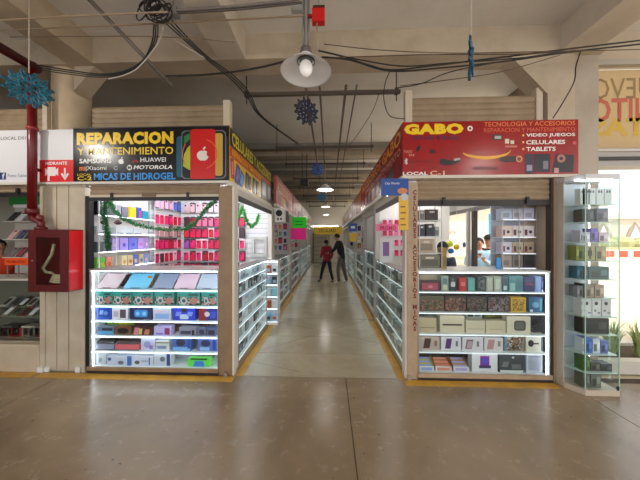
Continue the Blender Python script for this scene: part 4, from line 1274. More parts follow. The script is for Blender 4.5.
RI = {
 4: [
  (420, 440, .11, .05, (60, 20, 28), 'dark framed pink', (('rect', .1, .12, .8, .72, W(176, 60, 84)), ('disc', .4, .3, .25, .3, W(206, 120, 140)))),
  (420, 441, .19, .16, (176, 156, 130), 'plain tan', (('rect', .0, .9, 1, .1, W(150, 130, 106)),)),
  (441.5, 448.5, .17, .05, (150, 160, 150), 'grey green phone', (('rect', .2, .1, .6, .3, W(206, 206, 170)), ('rect', .2, .5, .6, .35, W(90, 120, 130)))),
  (449.5, 456.5, .165, .05, (36, 38, 44), 'black camera-print', (('round', .2, .3, .6, .35, W(200, 200, 200)), ('disc', .3, .7, .3, .2, W(110, 110, 110)))),
  (459.5, 466.5, .15, .05, (190, 30, 40), 'bright red phone', (('rect', .2, .4, .6, .3, W(226, 110, 110)),)),
  (468, 475, .15, .05, (80, 156, 150), 'turquoise phone', (('round', .15, .1, .7, .8, W(100, 176, 170)),)),
  (477.5, 485.5, .165, .05, (60, 66, 76), 'slate patterned', (('rect', .1, .1, .8, .8, printmat(((50, 56, 70), (90, 96, 100), (30, 30, 40), (110, 120, 120)), 60, seed=5)),)),
  (486.5, 493, .165, .05, (176, 176, 166), 'pale khaki phone', (('round', .15, .1, .7, .8, W(196, 196, 186)),)),
  (494, 501.5, .17, .05, (170, 174, 160), 'sage grey framed', (('round', .2, .15, .6, .7, W(206, 208, 200)),)),
  (502.5, 508, .165, .05, (60, 90, 100), 'dark teal', (('rect', .2, .1, .6, .3, W(180, 206, 210)),)),
  (509, 523, .175, .05, (70, 140, 150), 'teal double', (('rect', .08, .05, .35, .5, W(150, 196, 200)), ('rect', .5, .1, .42, .8, W(60, 120, 136)))),
  (524.5, 534, .165, .05, (30, 34, 110), 'deep blue', (('rect', .1, .45, .8, .1, W(150, 40, 90)),)),
  (535, 541, .175, .05, (120, 150, 206), 'light steel blue', (('rect', .2, .1, .6, .8, W(150, 176, 226)),)),
  (541.5, 550, .165, .05, (34, 54, 130), 'indigo', (('rect', .2, .3, .6, .4, W(100, 130, 190)), ('rect', .1, .02, .8, .12, W(206, 214, 230)))),
 ],
 3: [
  (419.5, 444, .175, .06, (90, 84, 60), 'olive rust patterned', (('rect', .02, .05, .96, .7, printmat(((60, 70, 40), (120, 50, 36), (150, 110, 80), (50, 40, 36), (70, 100, 70)), 70, seed=1)),)),
  (445, 466, .175, .06, (80, 50, 40), 'brown rust patterned', (('rect', .02, .05, .96, .85, printmat(((50, 34, 30), (120, 56, 40), (150, 110, 90), (36, 30, 30)), 70, seed=7)),)),
  (467, 487, .175, .06, (40, 34, 34), 'dark brown patterned', (('rect', .02, .05, .96, .9, printmat(((34, 30, 30), (80, 56, 46), (110, 90, 80), (24, 22, 26)), 70, seed=2)),)),
  (488, 509, .17, .06, (60, 40, 46), 'dark maroon patterned', (('rect', .02, .05, .96, .9, printmat(((44, 34, 40), (110, 60, 40), (130, 120, 130), (30, 26, 30)), 70, seed=9)),)),
  (511, 526, .165, .06, (216, 170, 40), 'mustard yellow', (('rect', .1, .1, .8, .8, printmat(((216, 170, 40), (120, 90, 30), (196, 130, 30)), 70, seed=4)),)),
  (529, 550, .17, .06, (30, 90, 140), 'ocean blue', (('disc', .25, .3, .5, .4, W(110, 170, 206)), ('rect', .08, .04, .2, .14, W(220, 230, 240)), ('rect', .8, .1, .15, .8, W(60, 150, 170)))),
 ],
 2: [
  (419, 436.5, .165, .06, (206, 184, 152), 'cream narrow', (('rect', .1, .3, .8, .05, W(150, 124, 96)),)),
  (440, 464.5, .195, .06, (222, 206, 180), 'cream black-bar', (('round', .1, .42, .8, .09, W(40, 32, 28)),)),
  (466, 485, .14, .06, (220, 204, 180), 'ivory long', (('rect', .1, .3, .8, .06, W(190, 170, 140)),)),
  (486, 505.5, .14, .06, (214, 198, 172), 'beige long', (('rect', .15, .3, .7, .06, W(184, 164, 134)),)),
  (507, 530.5, .195, .06, (222, 208, 184), 'cream speaker', (('round', .3, .16, .5, .6, W(76, 72, 68)), ('round', .36, .24, .36, .42, W(100, 98, 92)))),
  (466, 482, .20, .20, (200, 206, 200), 'white lettered', (('rect', .1, .72, .35, .2, W(60, 60, 60)), ('rect', .55, .72, .35, .2, W(120, 120, 120)))),
  (484, 506, .205, .20, (90, 96, 40), 'dark olive', (('rect', .1, .7, .8, .2, W(130, 130, 40)),)),
  (424, 440, .20, .20, (80, 120, 116), 'dull teal', (('rect', .2, .75, .6, .1, W(150, 180, 180)),)),
 ],
 1: [
  (419, 439.5, .155, .06, (196, 176, 164), 'tan phone-print', (('slant', .2, .12, .4, .75, W(76, 46, 44)), ('rect', .75, .3, .12, .4, W(150, 100, 90)))),
  (441, 461, .155, .06, (226, 220, 226), 'white purple-phone', (('slant', .2, .12, .35, .75, W(90, 50, 110)), ('rect', .74, .3, .1, .4, W(120, 110, 120)))),
  (462.5, 483, .155, .06, (224, 216, 220), 'white mauve-phone', (('slant', .12, .12, .42, .7, W(140, 106, 116)), ('slant', .2, .2, .3, .5, W(190, 160, 170)), ('rect', .7, .3, .1, .4, W(130, 120, 124)))),
  (484.5, 503, .15, .06, (222, 212, 212), 'white rose-phone', (('slant', .12, .12, .45, .75, W(190, 140, 146)), ('rect', .72, .35, .14, .4, W(140, 130, 130)))),
  (504.5, 524, .18, .06, (150, 130, 116), 'photo-covered', (('rect', .12, .04, .8, .92, printmat(((110, 80, 60), (60, 44, 40), (200, 190, 180), (150, 110, 80), (90, 120, 140)), 45, seed=6)), ('rect', .0, .0, .1, 1, W(90, 150, 180)))),
  (526, 549, .18, .06, (230, 222, 206), 'white hand-mirror', (('disc', .12, .3, .36, .44, W(30, 28, 34)), ('rect', .46, .46, .32, .09, W(60, 54, 40)), ('rect', .92, .05, .06, .9, W(60, 90, 130)))),
 ],
 0: [
  (472, 497.5, .215, .06, (232, 228, 232), 'white laptop-print', (('rect', .32, .35, .36, .5, W(140, 40, 160)), ('rect', .38, .42, .24, .3, W(90, 80, 200)), ('rect', .28, .2, .46, .15, W(70, 60, 110)))),
  (499, 524.5, .205, .06, (70, 72, 76), 'dark grey', (('rect', .05, .0, .9, .12, W(220, 220, 220)), ('slant', .1, .3, .3, .3, W(120, 124, 126)), ('disc', .5, .78, .1, .1, W(220, 220, 220)), ('rect', .5, .2, .35, .25, W(110, 112, 116)))),
  (526.5, 550.5, .205, .06, (206, 208, 222), 'frosted silver', (('rect', .1, .12, .8, .7, W(176, 178, 200)), ('rect', .1, .86, .8, .06, W(120, 124, 150)))),
 ]}
LN = {4: 'top', 3: 'second', 2: 'third', 1: 'fourth', 0: 'bottom'}
for lv, rows in RI.items():
    for a, b_, h, d, cc, nm, arts in rows:
        fr_, w_ = rshelf(a, b_, lv, d)
        product('gadget_box', '%s box on the %s shelf %s' % (nm, LN[lv], REDC), 'box', 'boxes in the red-signed stall case', fr_, w_, h, .09, mat(cc, .35), arts)
# black coiled cable
fr_, w_ = rshelf(532, 551, 2, .08)
t = thing('cable_coil', 'black coiled cable on the third shelf %s' % REDC, 'cable', fr_.p(w_ / 2, .03, 0))
for k in range(4):
    r_ = 0.11 - k * 0.022
    MB().tube([fr_.p(w_ / 2 + r_ * math.cos(a * math.pi / 12), 0.02 + k * .004, 0.115 + (r_ if r_ < .11 else .105) * math.sin(a * math.pi / 12)) for a in range(24)], 0.008, 6, True).build('loop', mat((26, 26, 34), .4), t)
# three open trays of small sachets
for i, (a, b_, cc, cf, nm) in enumerate(((419.5, 434, (206, 196, 120), (150, 170, 226), 'yellow and blue'), (435.5, 451.5, (206, 120, 70), (236, 150, 130), 'orange'), (453.5, 469, (176, 140, 100), (190, 170, 226), 'tan and violet'))):
    fr_, w_ = rshelf(a, b_, 0, .05)
    t = thing('counter_tray', '%s sachet tray on the bottom shelf %s' % (nm, REDC), 'tray', fr_.p(w_ / 2, .06, 0), 0, 'display trays')
    MB().fbox(fr_, 0, w_, 0, .004, 0, .06).build('tray_front', mat((230, 226, 226), .4), t)
    MB().fbox(fr_, .02, w_ - .02, -.001, 0, .012, .045).build('printed_panel', mat(cf, .4), t)
    for u in (0, w_ - .004):
        b = MB(); fprofile(b, fr_, u, u + .004, [(.004, 0), (.12, 0), (.12, .13), (.004, .06)]); b.build('tray_side', mat(cc, .4), t)
    MB().fbox(fr_, 0.004, w_ - .004, .004, .12, 0, .005).build('tray_bottom', mat((230, 226, 226), .4), t)
    for k in range(5):
        f3 = fr_.at(.008, .012 + k * .021, .006)
        MB().fbox(Fr(f3.o, 0, .25), 0, w_ - .016, 0, .012, 0, .06 + k * .011).build('sachet', mat((cc if k % 2 else cf), .4), t)

# ---- above the counter: small shelves at the left, rack at the right
ls = thing('corner_shelf', 'small glass shelf with boxes at the red-signed stall corner post', 'shelf', (1.14, 3.1, RTOP))
l0, l1 = PY(418.5, 240, 3.02).x, PY(441.5, 240, 3.02).x
lsz = [RTOP + .001, PY(430, 253.5, 3.02).z, PY(430, 237, 3.02).z, PY(430, 221, 3.02).z]
for k, z in enumerate(lsz):
    MB().box(l0, l1, 3.0, 3.2, z, z + .008).build('shelf_board', mat((206, 216, 214), .3), ls)
for x in (l0, l1 - .008):
    MB().box(x, x + .008, 3.192, 3.2, RTOP + .001, 2.05).build('upright', ALU, ls)
    MB().box(x, x + .008, 3.0, 3.008, RTOP + .001, 2.05).build('upright', ALU, ls)
MB().box(l0, l1, 3.0, 3.2, 2.042, 2.05).build('top_board', ALU, ls)
CS = 'corner shelf of red-signed stall'
for lv, items in ((3, ((419, 425, .12, (150, 140, 130), 'taupe'), (426, 438, .13, (70, 46, 42), 'dark brown'))), (2, ((419, 425, .14, (50, 56, 84), 'navy'), (426.5, 434, .15, (44, 42, 52), 'black'), (435, 439, .11, (150, 156, 156), 'grey'))), (1, ((419, 434, .165, (176, 156, 130), 'tan carton'),)), (0, ((419.5, 440, .155, (120, 116, 96), 'dull green scene-print'),))):
    for a, b_, h, cc, nm in items:
        xa, xb = PY(a, 240, 3.04).x, PY(b_, 240, 3.04).x
        arts = (('rect', .1, .15, .8, .5, mat((cc[0] * 3 // 4, cc[1] * 3 // 4, cc[2] * 3 // 4), .4)), ('rect', .3, .7, .4, .15, W(206, 196, 186)))
        product('accessory_box', '%s box on %s shelf up of %s' % (nm, ORD[lv], CS), 'box', 'boxes on the corner shelf', Fr((xa, 3.04, lsz[lv] + .009)), xb - xa, h, .1, mat(cc, .4), arts)
xa, xb = PY(441.8, 250, 3.05).x, PY(446.5, 250, 3.05).x
product('accessory_box', 'upright olive yellow box beside the corner shelf', 'box', None, Fr((xa, 3.05, RTOP + .001)), xb - xa, .25, .12, mat((150, 120, 40), .4), (('rect', .1, .1, .8, .5, W(120, 96, 36)),))

rk = thing('wall_rack', 'lit glass rack of white boxes over the red-signed stall counter', 'shelf', (2.23, 3.1, RTOP))
RKZ = [PY(530, y, 3.06).z for y in (269, 253.5, 237, 219.5)]
RKZ[0] = RTOP + .012
kf = Fr((2.06, 3.06, 0))
KW = 0.405
for z in RKZ:
    s = MB().fbox(kf, 0, KW, 0, .2, z - .008, z).build('shelf_board', mat((226, 232, 240), .3), rk)
    MB().fbox(kf, 0, KW, -.005, -.0005, z - .006, z).build('led_strip', LEDEDGE, s)
MB().fbox(kf, 0, KW, .2, .21, RTOP + .002, 2.36).build('back_panel', mat((206, 210, 222), .5), rk)
for u in (0, .19, KW - .012):
    MB().fbox(kf, u, u + .008, -.014, -.006, RTOP + .002, 2.36).build('upright', ALU, rk)
rkc = {3: ((190, 206, 226), (206, 206, 214), (214, 214, 236)), 2: ((226, 206, 196), (230, 224, 226), (232, 226, 230)), 1: ((206, 206, 226), (190, 176, 150), (180, 164, 140)), 0: ((150, 140, 130), (120, 116, 110), (60, 60, 66))}
kn = {(190, 206, 226): 'pale blue', (206, 206, 214): 'pale grey', (214, 214, 236): 'pale lilac', (226, 206, 196): 'peach white', (230, 224, 226): 'white', (232, 226, 230): 'pinkish white', (206, 206, 226): 'bluish white', (190, 176, 150): 'beige', (180, 164, 140): 'tan', (150, 140, 130): 'taupe', (120, 116, 110): 'grey', (60, 60, 66): 'charcoal'}
for lv, cs in rkc.items():
    for k, cc in enumerate(cs):
        u = .010 + k * .130
        arts = (('rect', .1, .15, .25, .5, W(120, 60, 80)), ('disc', .5, .3, .3, .3, W(70, 66, 76))) if lv in (2, 1) else (('rect', .15, .2, .6, .4, mat((cc[0] * 4 // 5, cc[1] * 4 // 5, cc[2] * 4 // 5), .4)),)
        product('accessory_box', '%s box on %s shelf up of the lit outer rack' % (kn[cc], ORD[lv]), 'box', 'boxes on the outer rack', kf.at(u, .02, RKZ[lv] + .0005), .122, .135 if lv else .15, .1, mat(cc, .35), arts)
bs = MB().box(2.0, 2.05, 3.06, 3.07, RTOP + .001, PY(499, 258, 3.06).z).build('blue_card', mat((40, 150, 226), .4))
tag(bs, 'bright blue card standing at the foot of the outer rack', 'card')

lamp_tube('white tube lamp under red-signed stall roof near its front', Fr((1.1, 3.5, 0)), 1.2, 2.349, 16.0)
lamp_tube('added unseen tube lamp under red-signed stall roof near its back', Fr((1.0, 4.45, 0)), 1.2, 2.349, 34.0)  # extra tube added to brighten the back wall

# ---- aisle side display of the right stall
rsf = Fr((0.885, 4.76, 0), -math.pi / 2)
RSL = [0.10, 0.33, 0.56, 0.79, 1.0]
PAL2 = [((150, 160, 158), 'grey green'), ((206, 208, 206), 'white'), ((110, 116, 112), 'dark grey'), ((176, 170, 150), 'khaki'), ((120, 140, 136), 'sage'), ((70, 70, 74), 'charcoal')]
display_case('long dim glass display case on the aisle side of red-signed stall', rsf, 1.74, 0.112, RSL, 1.2, led=LEDHALF, edge=mat((230, 236, 236), .4, emit=.8), base_m=ALU, back_m=mat((170, 174, 168), .5))
fill_case(rsf, 1.74, RSL, 10, 'red-signed stall aisle case', 'boxes in the red-signed stall aisle case', PAL2, .1, .17, d=.022)
# pink packs and framed purple picture behind its aisle window
for r_ in range(4):
    for k in range(4):
        cc, nm = PINKS[(r_ * 3 + k) % 4]
        case_pack(Fr((1.06 + k * .11, 4.80, 1.98 - r_ * .19)), cc, nm, '%s phone case in red-signed stall, %s row down, %s from the aisle' % (nm, ORD[r_], ORD[k]), w=.1, h=.16)
pf = thing('picture_frame', 'white framed purple screen behind the aisle window of red-signed stall', 'frame', (1.0, 4.3, 1.2))
f_ = Fr((PX(392, 250, .93).x, 3.95, 0), 0)
fx0, fx1 = PY(379, 250, 3.95).x + .02, PY(393, 250, 3.95).x
MB().fbox(Fr((0, 3.95, 0)), fx0, fx1, 0, .02, 1.215, PY(385, 238, 3.95).z).build('frame', WHITE, pf)
MB().fbox(Fr((0, 3.95, 0)), fx0 + .04, fx1 - .06, -.004, 0, PY(385, 256, 3.95).z, PY(385, 242, 3.95).z).build('screen', mat((150, 110, 170), .3), pf)
pr = thing('promo_banner', 'pink ribboned promo banner behind the aisle window of red-signed stall', 'banner', (1.1, 4.5, 1.8))
MB().box(PY(374.5, 220, 4.5).x + .03, PY(398, 220, 4.5).x, 4.5, 4.51, PY(385, 231, 4.5).z, PY(385, 224, 4.5).z).build('banner_panel', mat((246, 120, 160), .5), pr)
ftext('PROMO', Fr((0, 4.5, 0)), PY(380, 220, 4.5).x, PY(396, 220, 4.5).x, PY(385, 230, 4.5).z, PY(385, 226, 4.5).z, 0, mat((206, 20, 80), .4), pr, bold=.03)

# ---- hanging blue and yellow placard at the corner
bp = thing('hanging_placard', 'blue and yellow hanging placard City Works at the red-signed stall corner', 'placard', (0.8, 2.81, 1.9))
bpf = Fr((0, 2.80, 0))
q = lambda px, py: PY(px, py, 2.80)
MB().fbox(bpf, q(381, 180).x, q(408.5, 180).x, 0, .012, q(390, 195.5).z, q(390, 178.5).z).build('blue_panel', mat((14, 70, 150), .35), bp)
ftext('City Works', bpf, q(385, 180).x, q(399.5, 180).x, q(390, 185.2).z, q(390, 182.2).z, 0, WPR, bp, shear=.2)
MB().fdisc(bpf, q(402.5, 190).x, q(402, 191).z, .055, .035, -.003, 0, 16).build('printed_picture', mat((206, 130, 80), .4), bp)
MB().fdisc(bpf, q(404.5, 190).x, q(402, 197).z, .04, .04, -.004, 0, 16).build('printed_picture', mat((190, 196, 206), .4), bp)
MB().fbox(bpf, q(399, 180).x, q(408.5, 180).x, 0, .012, q(403, 230).z, q(403, 195.5).z).build('yellow_panel', mat((226, 176, 30), .35), bp)
for k, py in enumerate((206, 212, 218, 224)):
    MB().fbox(bpf, q(400.5, 0).x, q(405 + k % 2, 0).x, -.002, 0, q(403, py + 1.5).z, q(403, py).z).build('printed_line', mat((140, 90, 20), .4), bp)
MB().fbox(bpf, .87, .89, .012, .072, 1.9, 1.93).build('bracket', ALU, bp)

# ================================================================== GLASS CORNER CABINET
gc = thing('glass_cabinet', 'tall glass tower cabinet of accessories standing before the square column', 'cabinet', (2.72, 2.72, 0))
GX0, GX1, GY0, GY1 = 2.50, 2.935, 2.63, 2.866
def hexpl(z0, z1, ins, m, nm, parent=gc):
    """plan outline: rectangle with its near left corner cut."""
    pts = [(GX0 + .10 + ins, GY0 + ins), (GX1 - ins, GY0 + ins), (GX1 - ins, GY1 - ins), (GX0 + ins + .02, GY1 - ins), (GX0 + ins + .02, GY0 + .14 + ins)]
    b = MB(); k = len(pts)
    b.v = [Vector((x, y, z0)) for x, y in pts] + [Vector((x, y, z1)) for x, y in pts]
    b.f = [list(reversed(range(k))), [k + i for i in range(k)]] + [[i, (i + 1) % k, k + (i + 1) % k, k + i] for i in range(k)]
    return b.build(nm, m, parent)
hexpl(0, .055, 0, mat((206, 190, 170), .4), 'base')
hexpl(2.20, 2.25, 0, mat((206, 206, 208), .4), 'top')
MB().box(GX0 + .04, GX1 - .04, GY0 + .03, GY0 + .05, 2.185, 2.199).build('led_strip', LED, gc)
MB().box(GX0 + .03, GX1 - .12, GY1 - .02, GY1 - .008, .06, 2.19).build('back_panel', mat((206, 208, 214), .5), gc)
for x, y in ((GX1 - .11, GY1 - .05),):
    MB().box(x - .004, x + .004, y, y + .008, .06, 2.185).build('led_strip', LEDHALF, gc)
gpy = [PY(595, y, 2.68).z for y in (371, 353, 333.5, 316, 297.5, 279, 260.5, 242, 222, 204.5)]
for z in gpy:
    s = hexpl(z - .008, z, .014, mat((206, 222, 216), .25), 'shelf')
    MB().box(GX0 + .13, GX1 - .02, GY0 + .008, GY0 + .0135, z - .008, z).build('shelf_edge', mat((220, 235, 228), .3), s)
for (xa, ya, xb, yb) in ((GX0 + .10, GY0 + .004, GX1, GY0 + .008),):
    MB().box(xa, xb, ya, yb, .056, 2.199).build('glass_pane', GLASS, gc)
MB().box(GX1 - .005, GX1 - .001, GY0 + .01, GY1 - .01, .056, 2.199).build('glass_pane', GLASS, gc)
b = MB()
b._hex([(GX0 + .022, GY0 + .142, .056), (GX0 + .102, GY0 + .004, .056), (GX0 + .106, GY0 + .006, .056), (GX0 + .026, GY0 + .144, .056), (GX0 + .022, GY0 + .142, 2.199), (GX0 + .102, GY0 + .004, 2.199), (GX0 + .106, GY0 + .006, 2.199), (GX0 + .026, GY0 + .144, 2.199)])
b.build('glass_pane', GLASS, gc)
MB().box(GX0 + .02, GX0 + .03, GY0 + .15, GY1, .056, 2.199).build('side_panel', mat((200, 190, 176), .5), gc)
MB().box(GX1 - .03, GX1 - .01, GY0 - .004, GY0 + .004, .06, .10).build('door_lock', BLACK, gc)
for x in (GX0 + .10, GX1 - .004):
    MB().box(x - .003, x + .003, GY0, GY0 + .006, .056, 2.199).build('pane_edge', mat((190, 220, 206), .3), gc)
CI = [
 (0, ((577, 590, .16, (96, 100, 90), 'dull olive'), (591, 601, .15, (120, 120, 112), 'grey'))),
 (1, ((577, 590, .15, (70, 110, 50), 'leafy green'), (591, 600, .09, (80, 76, 70), 'dark taupe'), (601, 612, .075, (60, 64, 66), 'flat charcoal'))),
 (2, ((577, 584, .15, (226, 230, 240), 'white and blue'), (585, 592, .15, (60, 110, 200), 'cobalt'), (593, 600, .15, (220, 224, 236), 'white earbud'), (601, 608, .13, (110, 120, 190), 'periwinkle'))),
 (3, ((570, 609, .155, (30, 28, 28), 'long black'),)),
 (4, ((573, 581.5, .185, (228, 224, 226), 'first white lamp-print'), (582.5, 591.5, .185, (230, 226, 228), 'second white lamp-print'), (592.5, 601, .185, (228, 224, 226), 'third white lamp-print'), (602, 611, .185, (222, 216, 218), 'fourth white lamp-print'))),
 (5, ((570, 577, .12, (120, 120, 126), 'slate'), (578, 585, .14, (70, 60, 56), 'dark brown'), (586, 594, .13, (150, 130, 116), 'beige photo'), (595, 604, .13, (170, 140, 130), 'pinkish photo'))),
 (6, ((568, 577, .13, (40, 90, 110), 'petrol'), (578, 588, .12, (30, 60, 76), 'dark petrol'), (589, 609, .125, (46, 84, 96), 'long petrol'))),
 (7, ((569, 576, .155, (120, 130, 60), 'moss green'), (577, 584, .15, (150, 150, 90), 'olive'), (585, 595, .15, (170, 160, 120), 'watch-print'), (596, 606, .145, (176, 156, 120), 'sand'))),
 (8, ((573, 580, .12, (206, 196, 214), 'pale mauve'), (581, 590, .10, (214, 206, 226), 'pale lilac'), (591, 598, .14, (120, 90, 190), 'violet'), (599, 608, .10, (226, 190, 206), 'pale pink'))),
 (9, ((575, 582, .13, (96, 90, 84), 'grey brown'), (583, 594, .135, (60, 58, 58), 'black camera'), (597, 608, .14, (120, 104, 120), 'mauve grey'))),
]
GLV = [.056] + gpy
for lv, items in CI:
    for a, b_, h, cc, nm in items:
        y = GY0 + .045
        xa, xb = PY(a, 240, y).x, PY(b_, 240, y).x
        if xa < GX0 + .115:
            xa = GX0 + .115
        arts = (('rect', .12, .12, .4, .5, mat((cc[0] // 2, cc[1] // 2, cc[2] // 2), .4)), ('rect', .6, .3, .3, .45, mat((min(cc[0] + 40, 255), min(cc[1] + 40, 255), min(cc[2] + 40, 255)), .4)))
        if 'lamp-print' in nm:
            arts = (('disc', .25, .6, .4, .2, W(50, 46, 50)), ('rect', .2, .25, .2, .1, W(120, 100, 100)), ('rect', .6, .15, .3, .06, W(90, 90, 150)))
        if 'watch' in nm:
            arts = (('round', .3, .3, .4, .4, W(30, 28, 28)), ('rect', .4, .1, .2, .8, W(50, 46, 40)))
        product('accessory_box', '%s box on the %s shelf up of the glass tower' % (nm, ORD[lv]), 'box', 'boxes in the glass tower', Fr((xa, y, GLV[lv] + .001)), xb - xa, min(h, .19), .09, mat(cc, .4), arts)
# row of white earphone boxes on the highest shelf
y = GY0 + .045
for k in range(5):
    xa = PY(572 + k * 8.2, 240, y).x
    if k == 0:
        xa = GX0 + .115
    product('earphone_box', 'white earphone box on the highest shelf of the glass tower, %s from the post' % ORD[k], 'box', 'white earphone boxes', Fr((xa, y, gpy[9] + .001)), .07, .165, .06, W(230, 228, 230), (('disc', .2, .7, .25, .18, W(60, 56, 60)), ('disc', .55, .7, .25, .18, W(90, 86, 90))))

# ================================================================== NEIGHBOUR STALL AT THE FAR LEFT AND THE HYDRANT
SN = thing('market_stall', 'cream stall with white sign beyond the red hydrant box', 'stall', (-4.4, 3.3, 0))
MB().box(-3.46, -3.40, 2.87, 2.955, 0, 2.23).build('corner_post', CLAD, SN)
MB().box(-5.6, -3.46, 2.86, 2.94, 0, 0.30).build('plinth', mat((206, 190, 166), .5, noise=((180, 160, 132), 3.0, .6)), SN)
MB().box(-5.6, -3.46, 2.85, 2.875, 0.30, 0.33).build('sill_rail', mat((206, 190, 166), .5), SN)
MB().box(-3.47, -3.41, 2.85, 2.87, 0, .06).build('foot_bracket', WHITE, SN)
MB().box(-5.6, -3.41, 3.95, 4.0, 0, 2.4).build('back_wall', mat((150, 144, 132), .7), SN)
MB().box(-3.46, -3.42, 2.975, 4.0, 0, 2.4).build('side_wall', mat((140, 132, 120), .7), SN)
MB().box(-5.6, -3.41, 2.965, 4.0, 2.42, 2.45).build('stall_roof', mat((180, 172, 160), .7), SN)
nsh = thing('roller_shutter', 'raised cream roller shutter over the far left stall', 'shutter', (-4.5, 2.91, 2.1))
slats(f0, -5.6, -3.462, 2.15, 2.23, 2, SHUTTER, nsh)
MB().box(-5.6, -3.462, 2.885, 2.915, 2.10, 2.15).build('bottom_bar', BLACK, nsh)
x = PY(17, 190, 2.87).x
MB().box(x - .015, x + .015, 2.865, 2.885, 2.13, 2.2).build('lock_tab', BLACK, nsh)
nup = thing('slatted_cladding', 'cream slatted metal cladding above the white sign', 'cladding', (-4.5, 3.0, 2.89))
slats(Fr((0, 3.0, 0)), -5.6, -3.56, 2.89, 3.22, 5, SHUTTER, nup)
MB().box(-5.6, -3.56, 3.012, 3.05, 2.89, 3.22).build('backing', SHUTTER, nup)
MB().box(-3.56, -3.50, 2.98, 3.05, 2.89, 3.3).build('end_post', CLAD, nup)

ws = thing('shop_sign', 'white shop sign with red HIDRANTE notice behind the red pipe', 'sign', (-4.3, 2.9, 2.26))
MB().box(-5.6, -3.026, SY, 2.96, 2.262, 2.885).build('panel', mat((222, 220, 222), .35), ws)
MB().box(-5.6, -3.026, SY - .012, 2.97, 2.235, 2.262).build('bottom_trim', mat((214, 206, 194), .4), ws)
ftext('LOCAL D01', sf, X_(1), X_(26), Z_(13, 139.8), Z_(13, 136.6), 0, mat((60, 56, 60), .4), ws)
MB().fbox(sf, X_(0) - .02, X_(6), -.002, 0, Z_(3, 179.6), Z_(3, 172.6)).build('logo_tile', mat((44, 50, 110), .4), ws)
ftext('f', sf, X_(2.5), X_(5), Z_(3, 179), Z_(3, 173.5), -.002, WPR, ws, bold=.03)
ftext('Punto Tablet', sf, X_(8), X_(27), Z_(17, 177), Z_(17, 174), 0, mat((120, 124, 150), .4), ws)
hn = MB().fbox(sf, X_(39.8), X_(73.6), -.003, 0, Z_(56, 182), Z_(56, 160)).build('hydrant_notice', mat((216, 26, 34), .35), ws)
ftext('HIDRANTE', sf, X_(46), X_(67.5), Z_(56, 165), Z_(56, 161.8), -.003, WPR, hn, bold=.02)
rw = W(236, 226, 224)
MB().fbox(sf, X_(48), X_(56), -.005, -.003, Z_(52, 176), Z_(52, 167.2)).build('pictogram', rw, hn)
MB().fpoly(sf, [(X_(56), Z_(52, 174)), (X_(58.5), Z_(52, 176)), (X_(58.5), Z_(52, 167.8)), (X_(56), Z_(52, 170))], -.005, -.003).build('pictogram', rw, hn)
MB().fpoly(sf, [(X_(48), Z_(52, 174)), (X_(48), Z_(52, 170)), (X_(45.5), Z_(52, 168)), (X_(45.5), Z_(52, 176))], -.005, -.003).build('pictogram', rw, hn)
MB().fbox(sf, X_(48), X_(50), -.005, -.003, Z_(52, 181), Z_(52, 176)).build('pictogram', rw, hn)
MB().fbox(sf, X_(64.4), X_(66), -.005, -.003, Z_(65, 177), Z_(65, 168)).build('arrow', rw, hn)
MB().fpoly(sf, [(X_(65.2), Z_(65, 180.3)), (X_(69.3), Z_(65, 174)), (X_(67.8), Z_(65, 173)), (X_(65.2), Z_(65, 176.5)), (X_(62.6), Z_(65, 173)), (X_(61.1), Z_(65, 174))], -.005, -.003).build('arrow', rw, hn)

# display of the neighbour stall
NTOP = PY(20, 279, 2.95).z
ncz = [.335, PY(20, 338, 2.95).z, PY(20, 317, 2.95).z]
nf = Fr((-5.2, 2.95, 0))
NM = [((150, 130, 120), 'taupe'), ((60, 54, 54), 'dark'), ((110, 120, 90), 'olive'), ((190, 180, 170), 'pale'), ((130, 60, 60), 'rust'), ((90, 96, 100), 'grey')]
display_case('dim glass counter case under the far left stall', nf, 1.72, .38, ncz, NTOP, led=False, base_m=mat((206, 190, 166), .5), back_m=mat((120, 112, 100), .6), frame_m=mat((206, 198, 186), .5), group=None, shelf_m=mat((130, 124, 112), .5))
for k, (a, b_, cc, nm) in enumerate(((-4, 7.5, (110, 60, 70), 'wine'), (8.5, 22, (176, 24, 34), 'bright red'), (23, 28, (170, 140, 90), 'straw'), (28.5, 34, (90, 100, 96), 'grey green'), (35, 44, (166, 40, 36), 'brick red'))):
    xa, xb = PY(a, 340, 2.99).x, PY(b_, 340, 2.99).x
    product('accessory_box', '%s box on the lowest shelf of the far left counter' % nm, 'box', 'boxes in the far left counter', Fr((xa, 2.99, ncz[0] + .001)), xb - xa, .14, .12, mat(cc, .4), (('rect', .1, .08, .8, .3, mat((cc[0] * 3 // 4, cc[1] * 3 // 4, cc[2] * 3 // 4), .4)),))
for k, (a, b_, cc, nm) in enumerate(((-3, 8, (90, 84, 80), 'grey'), (9, 16, (50, 46, 46), 'black'), (18, 30, (190, 180, 166), 'cream camera-print'), (31, 44, (120, 100, 90), 'brown patterned'))):
    xa, xb = PY(a, 330, 2.96).x, PY(b_, 330, 2.96).x
    product('accessory_box', '%s box on the middle shelf of the far left counter' % nm, 'box', 'boxes in the far left counter', Fr((xa, 2.99, ncz[1] + .001)), xb - xa, .13, .12, mat(cc, .4), (('disc', .3, .2, .25, .5, W(44, 38, 38)), ('disc', .6, .3, .2, .4, W(80, 66, 60))))
